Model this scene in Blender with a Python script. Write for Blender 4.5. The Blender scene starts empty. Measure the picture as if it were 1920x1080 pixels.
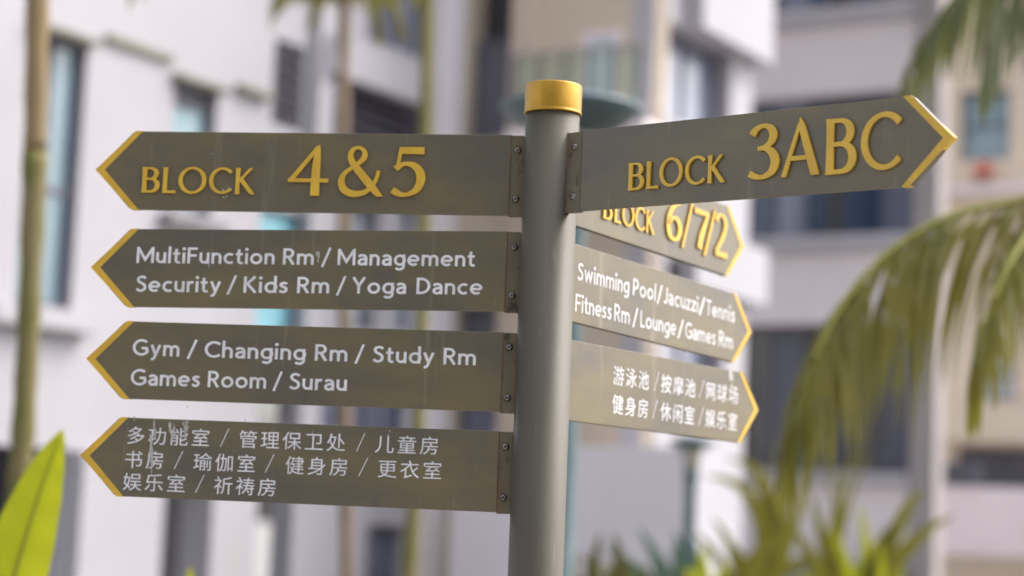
import bpy, bmesh, math, random
from mathutils import Vector, Matrix
random.seed(7)
S = bpy.context.scene
COL = S.collection
rad = math.radians

# ------------------------------------------------------------------ camera, sky, sun, exposure
FPX = 3600.0                                   # focal length in pixels of the 1920 wide photograph
CAMP = Vector((0, 0, 1.6))
PITCH = math.atan(417.7 / FPX); ROLL = math.atan(0.04)
CR = Matrix.Rotation(math.pi/2 + PITCH, 3, 'X') @ Matrix.Rotation(ROLL, 3, 'Z')
cd = bpy.data.cameras.new('camera'); cam = bpy.data.objects.new('camera', cd); COL.objects.link(cam)
cam.matrix_world = Matrix.Translation(CAMP) @ CR.to_4x4()
cd.sensor_width = 36; cd.lens = 36 * FPX / 1920
cd.clip_start = 0.05; cd.clip_end = 500
cd.dof.use_dof = True; cd.dof.focus_distance = 3.45; cd.dof.aperture_fstop = 1.72
S.camera = cam
W = bpy.data.worlds.new('World'); S.world = W; W.use_nodes = True
wn = W.node_tree; bg = wn.nodes['Background']
sky = wn.nodes.new('ShaderNodeTexSky'); sky.sky_type = 'NISHITA'; sky.sun_disc = False
SUN_AZ, SUN_EL = 74, 48
sky.sun_elevation = rad(SUN_EL); sky.sun_rotation = rad(SUN_AZ)
sky.air_density = 1.0; sky.dust_density = 5.0; sky.ozone_density = 1.5
hs = wn.nodes.new('ShaderNodeHueSaturation'); hs.inputs['Saturation'].default_value = .42   # thin bright cloud
wn.links.new(sky.outputs[0], hs.inputs['Color']); wn.links.new(hs.outputs[0], bg.inputs[0]); bg.inputs[1].default_value = 0.15
sl = bpy.data.lights.new('sun', 'SUN'); sl.energy = 0.6; sl.angle = rad(35); sl.color = (1, .965, .92)
so = bpy.data.objects.new('sun', sl); COL.objects.link(so)
sd = Vector((math.sin(rad(SUN_AZ))*math.cos(rad(SUN_EL)), math.cos(rad(SUN_AZ))*math.cos(rad(SUN_EL)), math.sin(rad(SUN_EL))))
so.rotation_euler = sd.to_track_quat('Z', 'Y').to_euler(); so.location = (8, 0, 12)
S.view_settings.view_transform = 'Standard'; S.view_settings.look = 'None'
S.view_settings.exposure = 1.47; S.view_settings.gamma = 1.0; S.view_settings.use_curve_mapping = False
S.cycles.use_denoising = True
S.cycles.max_bounces = 6

# ------------------------------------------------------------------ helpers
def ray(px, py):
    return CR @ Vector(((px-960)/FPX, -(py-540)/FPX, -1))
def P(px, py, Y):                               # the point at depth Y seen at a pixel of the photograph
    d = ray(px, py); return CAMP + d * (Y / d.y)
def link(o, parent=None):
    COL.objects.link(o)
    if parent: o.parent = parent
    return o
def mesh_obj(name, bm, mat, parent=None, smooth=False, recalc=True):
    if recalc: bmesh.ops.recalc_face_normals(bm, faces=bm.faces)
    me = bpy.data.meshes.new(name); bm.to_mesh(me); bm.free()
    for m in (mat if isinstance(mat, (list, tuple)) else [mat]): me.materials.append(m)
    if smooth:
        for p in me.polygons: p.use_smooth = True
    return link(bpy.data.objects.new(name, me), parent)
def empty(name, loc=(0, 0, 0), rz=0):
    o = bpy.data.objects.new(name, None); o.empty_display_size = .2
    o.location = loc; o.rotation_euler = (0, 0, rz); return link(o)
def tag(o, label=None, cat=None, group=None, kind=None):
    if label: o['label'] = label
    if cat: o['category'] = cat
    if group: o['group'] = group
    if kind: o['kind'] = kind
    return o
def box(bm, x0, x1, y0, y1, z0, z1, M=None):
    vs = [bm.verts.new((x, y, z)) for x in (x0, x1) for y in (y0, y1) for z in (z0, z1)]
    for f in ((0,1,3,2),(4,6,7,5),(0,4,5,1),(2,3,7,6),(0,2,6,4),(1,5,7,3)):
        bm.faces.new([vs[i] for i in f])
    if M is not None:
        for v in vs: v.co = M @ v.co
    return vs
def tube(bm, pts, radii, n=12, cap=True):
    rings = []; up = Vector((0, 0, 1))
    for i, p in enumerate(pts):
        t = (pts[min(i+1, len(pts)-1)] - pts[max(i-1, 0)]).normalized()
        a = t.cross(up if abs(t.z) < .9 else Vector((1, 0, 0))).normalized(); b = t.cross(a)
        r = radii[i] if isinstance(radii, (list, tuple)) else radii
        rings.append([bm.verts.new(p + (a*math.cos(k*2*math.pi/n) + b*math.sin(k*2*math.pi/n))*r) for k in range(n)])
    for q, w in zip(rings, rings[1:]):
        for k in range(n): bm.faces.new((q[k], q[(k+1) % n], w[(k+1) % n], w[k]))
    if cap: bm.faces.new(rings[0][::-1]); bm.faces.new(rings[-1])
def lathe(bm, prof, n=48, cx=0, cy=0):
    rings = []
    for r, z in prof:
        rings.append([bm.verts.new((cx+r*math.cos(k*2*math.pi/n), cy+r*math.sin(k*2*math.pi/n), z)) for k in range(n)] if r > 1e-6 else [bm.verts.new((cx, cy, z))])
    for q, w in zip(rings, rings[1:]):
        for k in range(n):
            j = (k+1) % n
            if len(q) == 1 and len(w) == 1: continue
            if len(q) == 1: bm.faces.new((q[0], w[j], w[k]))
            elif len(w) == 1: bm.faces.new((q[k], q[j], w[0]))
            else: bm.faces.new((q[k], q[j], w[j], w[k]))
def crom(pts, n=6):                             # Catmull-Rom through the given points
    out = []
    P_ = [pts[0]] + list(pts) + [pts[-1]]
    for i in range(1, len(P_)-2):
        p0, p1, p2, p3 = P_[i-1:i+3]
        for k in range(n):
            t = k/n
            out.append(tuple(.5*((2*b)+(-a+c)*t+(2*a-5*b+4*c-d)*t*t+(-a+3*b-3*c+d)*t**3) for a, b, c, d in zip(p0, p1, p2, p3)))
    out.append(tuple(pts[-1])); return out

# ------------------------------------------------------------------ materials
def mat(name, col, rough=.6, metal=0., spec=.5, var=None, vscale=4., vstretch=(1,1,1), bump=0., bscale=40., coat=0., coatr=.1, trans=None, detail=6., dirt_sheen=None, alpha=1):
    """var = second colour mixed in by noise; dirt = (colour, scale, threshold, width, stretch)"""
    m = bpy.data.materials.new(name); m.use_nodes = True; t = m.node_tree; N = t.nodes; L = t.links
    b = N['Principled BSDF']; b.inputs['Roughness'].default_value = rough; b.inputs['Metallic'].default_value = metal
    b.inputs['Specular IOR Level'].default_value = spec; b.inputs['Coat Weight'].default_value = coat; b.inputs['Coat Roughness'].default_value = coatr
    b.inputs['Base Color'].default_value = (*col, 1)
    tc = N.new('ShaderNodeTexCoord')
    def noise(scale, stretch, det=6., rgh=.6):
        mp = N.new('ShaderNodeMapping'); mp.inputs['Scale'].default_value = stretch
        L.new(tc.outputs['Object'], mp.inputs[0])
        n = N.new('ShaderNodeTexNoise'); n.inputs['Scale'].default_value = scale; n.inputs['Detail'].default_value = det
        n.inputs['Roughness'].default_value = rgh
        L.new(mp.outputs[0], n.inputs['Vector']); return n
    src = None
    def mixin(fac, c2):
        nonlocal src
        mx = N.new('ShaderNodeMix'); mx.data_type = 'RGBA'
        L.new(fac, mx.inputs[0])
        if src is None: mx.inputs[6].default_value = (*col, 1)
        else: L.new(src, mx.inputs[6])
        mx.inputs[7].default_value = (*c2, 1); src = mx.outputs[2]
    if var is not None:
        n = noise(vscale, vstretch, detail)
        r = N.new('ShaderNodeMapRange'); r.inputs[1].default_value = .35; r.inputs[2].default_value = .65
        L.new(n.outputs[0], r.inputs[0]); mixin(r.outputs[0], var)
    for dd in (dirt_sheen or []):
        c2, sc, th, wd, st = dd
        n = noise(sc, st, 8., .65)
        r = N.new('ShaderNodeMapRange'); r.inputs[1].default_value = th; r.inputs[2].default_value = th + wd
        L.new(n.outputs[0], r.inputs[0]); mixin(r.outputs[0], c2)
    if src is not None: L.new(src, b.inputs['Base Color'])
    if bump:
        n = noise(bscale, (1,1,1)); bp = N.new('ShaderNodeBump'); bp.inputs['Strength'].default_value = bump; bp.inputs['Distance'].default_value = .01
        L.new(n.outputs[0], bp.inputs['Height']); L.new(bp.outputs[0], b.inputs['Normal'])
    if trans:
        tr = N.new('ShaderNodeBsdfTranslucent'); tr.inputs[0].default_value = (*trans, 1)
        mx = N.new('ShaderNodeMixShader'); mx.inputs[0].default_value = .4
        L.new(b.outputs[0], mx.inputs[1]); L.new(tr.outputs[0], mx.inputs[2]); L.new(mx.outputs[0], N['Material Output'].inputs[0])
    return m
M = {}
M['sign'] = mat('sign_bronze_paint', (.152, .120, .058), .44, .12, .5, var=(.098, .083, .064), vscale=4.0, vstretch=(.8, 1, 2.2), bump=.03, bscale=60, coat=.22, coatr=.28,  # broad mottling and purple-grey blotches: painted reflections mixed with weathering stains
                dirt_sheen=[((.085, .074, .070), 7., .57, .14, (1, 1, 1.3)), ((.21, .18, .13), 30., .60, .15, (1, 1, .06)), ((.36, .33, .28), 70., .745, .03, (1, 1, 1)), ((.06, .05, .045), 50., .75, .03, (1, 1, 1))])
M['post'] = mat('post_grey_bronze', (.092, .080, .058), .55, .10, .45, var=(.072, .063, .047), vscale=5., vstretch=(1, 1, .25), bump=.05, bscale=90,
                dirt_sheen=[((.07, .05, .04), 60., .70, .05, (1, 1, 1)), ((.19, .175, .15), 40., .62, .12, (1, 1, .08)), ((.30, .29, .27), 130., .74, .03, (1, 1, 1))])
M['gold'] = mat('gold_paint', (.66, .405, .04), .42, .05, .5, var=(.56, .33, .035), vscale=25., bump=.05, bscale=120,
                dirt_sheen=[((.36, .2, .05), 40., .68, .1, (1, 1, 1))])
M['cap'] = mat('gold_cap_paint', (.48, .265, .024), .36, .45, .5, var=(.39, .205, .022), vscale=14., bump=.05, bscale=60,
               dirt_sheen=[((.30, .17, .05), 26., .60, .12, (1, 1, .5)), ((.12, .08, .04), 90., .68, .05, (1, 1, 1))])
M['vinyl'] = mat('white_vinyl', (.74, .72, .75), .5, 0, .4, var=(.58, .57, .59), vscale=30, dirt_sheen=[((.35, .32, .27), 150., .70, .04, (1, 1, 1))])
M['bracket'] = mat('rusted_bracket', (.140, .112, .060), .5, .15, .5, var=(.10, .08, .055), vscale=12,
                   dirt_sheen=[((.115, .065, .032), 22., .54, .12, (1, 1, .45)), ((.045, .025, .022), 26., .56, .06, (1, 1, .6))])
M['rust'] = mat('rusty_weld', (.10, .055, .04), .85, 0, .3, var=(.19, .09, .04), vscale=60, bump=.5, bscale=200)
M['steel'] = mat('weathered_screw_steel', (.30, .27, .25), .25, .9, .5, var=(.10, .075, .06), vscale=160)
M['slot'] = mat('dark_screw_recess', (.03, .025, .02), .7, .2)
M['stain'] = mat('pale_dried_splatter', (.50, .48, .46), .8, 0, .3, var=(.34, .32, .28), vscale=120)

# ------------------------------------------------------------------ lettering
def arc(cx, cy, rx, ry, a0, a1, n=12):
    return [(cx+rx*math.cos(rad(a0+(a1-a0)*i/n)), cy+ry*math.sin(rad(a0+(a1-a0)*i/n))) for i in range(n+1)]
h = .078
WG = {  # plain grotesque drawn with an even stroke: (width, strokes)
 'M': (.98, [[(h,0),(h,1)], [(h,.96),(.49,.22),(.98-h,.96)], [(.98-h,1),(.98-h,0)]]),
 'u': (.56, [[(h,.68),(h,.29)]+arc(.28,.29,.202,.215,180,360)[1:]+[(.482,.68)], [(.482,.4),(.482,0)]]),
 'l': (.156, [[(h,0),(h,1.05)]]),
 't': (.40, [[(.17,.9),(.17,.2)]+arc(.31,.2,.14,.14,180,262,6)[1:]+[(.4,.068)], [(0,.61),(.38,.61)]]),
 'i': (.17, [[(.085,0),(.085,.68)], arc(.085,.91,.046,.046,0,360,10)]),
 'F': (.55, [[(h,0),(h,1)], [(h,.925),(.55,.925)], [(h,.50),(.51,.50)]]),
 'n': (.56, [[(h,0),(h,.68)], [(h,.38)]+arc(.28,.40,.202,.215,180,0)+[(.482,0)]]),
 'c': (.55, [arc(.34,.34,.265,.272,52,308,16)]),
 'o': (.68, [arc(.34,.34,.265,.272,0,360,22)]),
 'R': (.64, [[(h,0),(h,1)], [(h,.925),(.30,.925)]+arc(.30,.70,.225,.225,90,-90)[1:]+[(h,.475)], [(.30,.475),(.58,0)]]),
 'm': (.92, [[(h,0),(h,.68)], [(h,.38)]+arc(.27,.41,.19,.205,180,0)+[(.46,0)], [(.46,.38)]+arc(.651,.41,.19,.205,180,0)+[(.842,0)]]),
 '/': (.42, [[(.05,-.12),(.37,1.06)]]),
 'a': (.54, [crom([(.07,.52),(.15,.6),(.28,.615),(.41,.56),(.465,.42),(.465,.2),(.465,0)],5), crom([(.46,.385),(.28,.375),(.12,.30),(.09,.17),(.17,.075),(.29,.07),(.41,.13),(.465,.24)],5)]),
 'g': (.62, [arc(.33,.34,.255,.272,0,360,22), [(.544,.68),(.544,-.02)]+arc(.315,-.02,.229,.2,0,-145)[1:]]),
 'e': (.66, [[(.09,.335),(.59,.335)], arc(.335,.34,.262,.272,0,312,18)]),
 'S': (.58, [crom([(.52,.83),(.42,.915),(.29,.93),(.15,.87),(.11,.74),(.18,.61),(.33,.53),(.46,.43),(.50,.27),(.43,.13),(.29,.068),(.16,.09),(.05,.19)],4)]),
 's': (.45, [crom([(.40,.55),(.31,.61),(.20,.61),(.11,.55),(.11,.46),(.20,.39),(.31,.33),(.375,.25),(.35,.12),(.25,.066),(.14,.075),(.04,.15)],4)]),
 'r': (.37, [[(h,0),(h,.68)], [(h,.36)]+crom([(h,.40),(.13,.54),(.24,.61),(.37,.60)],4)]),
 'y': (.60, [[(.07,.68),(.315,.04)], [(.53,.68),(.27,-.04)]+crom([(.25,-.09),(.18,-.19),(.06,-.205)],4)]),
 'Y': (.72, [[(.06,1),(.36,.47),(.66,1)], [(.36,.52),(.36,0)]]),
 'D': (.74, [[(h,0),(h,1)], [(h,.925),(.25,.925)]+arc(.25,.50,.415,.425,90,-90,16)[1:]+[(h,.075)]]),
 'C': (.80, [arc(.50,.50,.425,.435,46,314,20)]),
 'G': (.88, [arc(.50,.50,.425,.435,48,322,20)+[(.835,.22)], [(.50,.46),(.83,.46)], [(.80,.50),(.80,.13)]]),
 'h': (.56, [[(h,0),(h,1.05)], [(h,.38)]+arc(.28,.40,.202,.215,180,0)+[(.482,0)]]),
 'd': (.62, [arc(.33,.34,.255,.272,0,360,22), [(.544,1.05),(.544,0)]]),
 'K': (.66, [[(h,0),(h,1)], [(.58,1),(.16,.52)], [(.19,.56),(.62,0)]]),
 'w': (.90, [[(.07,.68),(.24,.06),(.45,.60),(.66,.06),(.83,.68)]]),
 'P': (.60, [[(h,0),(h,1)], [(h,.925),(.30,.925)]+arc(.30,.68,.225,.245,90,-90)[1:]+[(h,.435)]]),
 'J': (.44, [[(.36,1),(.36,.26)]+arc(.20,.26,.16,.19,0,-150,8)[1:]]),
 'z': (.48, [[(.04,.61),(.42,.61),(.06,.07),(.46,.07)]]),
 'T': (.62, [[(0,.925),(.62,.925)], [(.31,.925),(.31,0)]]),
 'L': (.50, [[(h,1),(h,.075),(.50,.075)]]),
}
def ribbon(pts, hw):
    """left and right outline of a stroke; hw = half width per point; closed when ends meet"""
    n = len(pts); closed = math.dist(pts[0], pts[-1]) < 1e-4 and n > 4
    if closed: pts = pts[:-1]; n -= 1
    V = [Vector(p[:2]) for p in pts]; Lf = []; Rt = []
    for i in range(n):
        if closed: a, b = V[i]-V[i-1], V[(i+1) % n]-V[i]
        else: a, b = (V[i]-V[i-1] if i else V[1]-V[0]), (V[i+1]-V[i] if i < n-1 else V[-1]-V[-2])
        if a.length < 1e-9: a = b
        if b.length < 1e-9: b = a
        a = a.normalized(); b = b.normalized(); na = Vector((-a.y, a.x)); nb = Vector((-b.y, b.x))
        m = (na+nb).normalized(); k = 1/max(.45, m.dot(na))
        w = hw[i] if isinstance(hw, list) else hw
        Lf.append(V[i]+m*w*k); Rt.append(V[i]-m*w*k)
    return Lf, Rt, closed
def prism(bm, Lf, Rt, closed, mp, y0, y1):
    """extrude a ribbon from depth y0 (back) to y1 (front); mp maps glyph plane to (s, z)"""
    n = len(Lf)
    def vv(p, y):
        s, z = mp(p.x, p.y); return bm.verts.new((s, y, z))
    a = [vv(p, y1) for p in Lf]; b = [vv(p, y1) for p in Rt]
    c = [vv(p, y0) for p in Lf]; d = [vv(p, y0) for p in Rt]
    for i in range(n if closed else n-1):
        j = (i+1) % n
        bm.faces.new((a[i], a[j], b[j], b[i])); bm.faces.new((a[i], c[i], c[j], a[j])); bm.faces.new((b[i], b[j], d[j], d[i]))
        bm.faces.new((c[i], d[i], d[j], c[j]))
    if not closed:
        bm.faces.new((a[0], b[0], d[0], c[0])); bm.faces.new((a[-1], c[-1], d[-1], b[-1]))
def nibw(pts, thick, thin, flare=.16, stress=20):
    out = []; n = len(pts)
    for i in range(n):
        a, b = pts[max(i-1, 0)], pts[min(i+1, n-1)]
        th = math.atan2(b[1]-a[1], b[0]-a[0])
        w = thin+(thick-thin)*abs(math.sin(th-rad(stress)))**1.3
        out.append(w/2)
    if math.dist(pts[0], pts[-1]) < 1e-4 and n > 4:
        w = (out[0]+out[-1])/2; out[0] = out[-1] = w
    return out
def seg(a, b, n=4): return [(a[0]+(b[0]-a[0])*i/n, a[1]+(b[1]-a[1])*i/n) for i in range(n+1)]
def flared(a, b, w, fl=.014, n=6):
    p = seg(a, b, n); return p, [(w/2 + fl*(abs(2*i/n-1)**3)) for i in range(n+1)]
TK, TN = .145, .07
def nib(pts, tk=TK, tn=TN, st=20): return (pts, nibw(pts, tk, tn, stress=st))
def lerp_w(n, K):
    out = []
    for i in range(n):
        t = i/(n-1)*(len(K)-1); j = min(int(t), len(K)-2); out.append(K[j]+(K[j+1]-K[j])*(t-j))
    return out
AMP = [(.355,.54),(.255,.68),(.225,.81),(.28,.915),(.38,.945),(.475,.885),(.49,.77),(.41,.665),(.28,.565),(.13,.44),(.075,.29),(.13,.13),(.28,.05),(.45,.055),(.58,.12),(.68,.24),(.735,.36),(.755,.44),(.76,.50)]
AMPW = [.135,.12,.095,.07,.06,.08,.105,.085,.07,.08,.12,.14,.13,.10,.085,.075,.065,.06,.07]
def amp_part(i0, i1):
    full = crom(AMP, 5)[i0*5:i1*5+1]
    return full, [w*.5 for w in lerp_w(len(full), AMPW[i0:i1+1])]
GG = {  # humanist capitals with swelling strokes: (width, [(points, half widths)])
 'B': (.62, [flared((.09,0),(.09,1),TK), nib([(.09,.955),(.27,.955)]+arc(.29,.745,.20,.21,90,-90,12)+[(.09,.535)], .15, .075, 0),
             nib([(.09,.535),(.30,.535)]+arc(.31,.29,.23,.245,90,-90,14)+[(.09,.045)], .155, .08, 0)]),
 'L': (.54, [flared((.09,0),(.09,1),TK), ([(.05,.05),(.3,.05),(.5,.05)], [.05,.046,.06])]),
 'O': (1.0, [nib(arc(.50,.50,.42,.455,0,360,44), .14, .08, 12)]),
 'C': (.86, [nib(arc(.49,.50,.42,.455,42,318,36), .14, .085, 12)]),
 'K': (.76, [flared((.09,0),(.09,1),TK), flared((.58,1),(.14,.50),.085,.02), flared((.20,.58),(.66,0),.145,.02)]),
 'A': (.78, [([(.04,0),(.16,.35),(.36,.93)], [.055,.042,.034]), ([(.37,1.04),(.385,.96),(.405,.88),(.55,.45),(.68,.06),(.70,0)], [.004,.038,.068,.076,.084,.09]), ([(.14,.32),(.56,.32)], [.04,.04])]),
 '4': (.74, [([(.53,.99),(.06,.325)], [.036,.042]), ([(.0,.31),(.40,.31),(.74,.31)], [.036,.036,.04]), ([(.545,1.03),(.53,.94),(.515,.80),(.505,.5),(.50,0)], [.006,.035,.062,.074,.082])]),
 '&': (.82, [([(.80,.0),(.64,.195),(.42,.46),(.34,.555)], [.085,.076,.072,.07]),
       amp_part(0, 6), amp_part(6, 18)]),
 '5': (.62, [([(.13,.92),(.56,.92),(.60,.92)], [.065,.07,.07]), ([(.17,.98),(.10,.55)], [.038,.03]),
             nib(crom([(.07,.55),(.17,.63),(.31,.655),(.45,.60),(.545,.46),(.55,.29),(.47,.13),(.31,.045),(.16,.055),(.03,.13)],5), .165, .075, 8)]),
 '3': (.56, [nib(crom([(.05,.80),(.12,.90),(.25,.955),(.38,.91),(.44,.79),(.40,.66),(.29,.575),(.16,.545)],5), .14, .07, 5),
             nib(crom([(.16,.555),(.31,.55),(.43,.46),(.485,.31),(.43,.14),(.29,.05),(.14,.055),(.01,.12)],5), .155, .075, 5)]),
 '6': (.62, [nib(crom([(.52,.96),(.38,.92),(.22,.79),(.11,.60),(.08,.42),(.085,.27),(.15,.11),(.30,.045),(.45,.11),(.535,.28),(.50,.46),(.39,.56),(.26,.56),(.14,.48),(.09,.36)],4), .15, .075, 8)]),
 '/': (.40, [([(.02,-.12),(.38,1.08)], [.036,.036])]),
 '7': (.60, [([(.04,.92),(.58,.92)], [.07,.06]), ([(.55,.93),(.42,.60),(.30,.28),(.25,0)], [.045,.065,.08,.085])]),
 '2': (.62, [nib(crom([(.05,.79),(.12,.90),(.26,.955),(.41,.91),(.48,.77),(.44,.60),(.32,.40),(.18,.22),(.07,.08)],5), .145, .08, 5),
             ([(.03,.055),(.35,.055),(.58,.06)], [.058,.058,.07])]),
}
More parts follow.
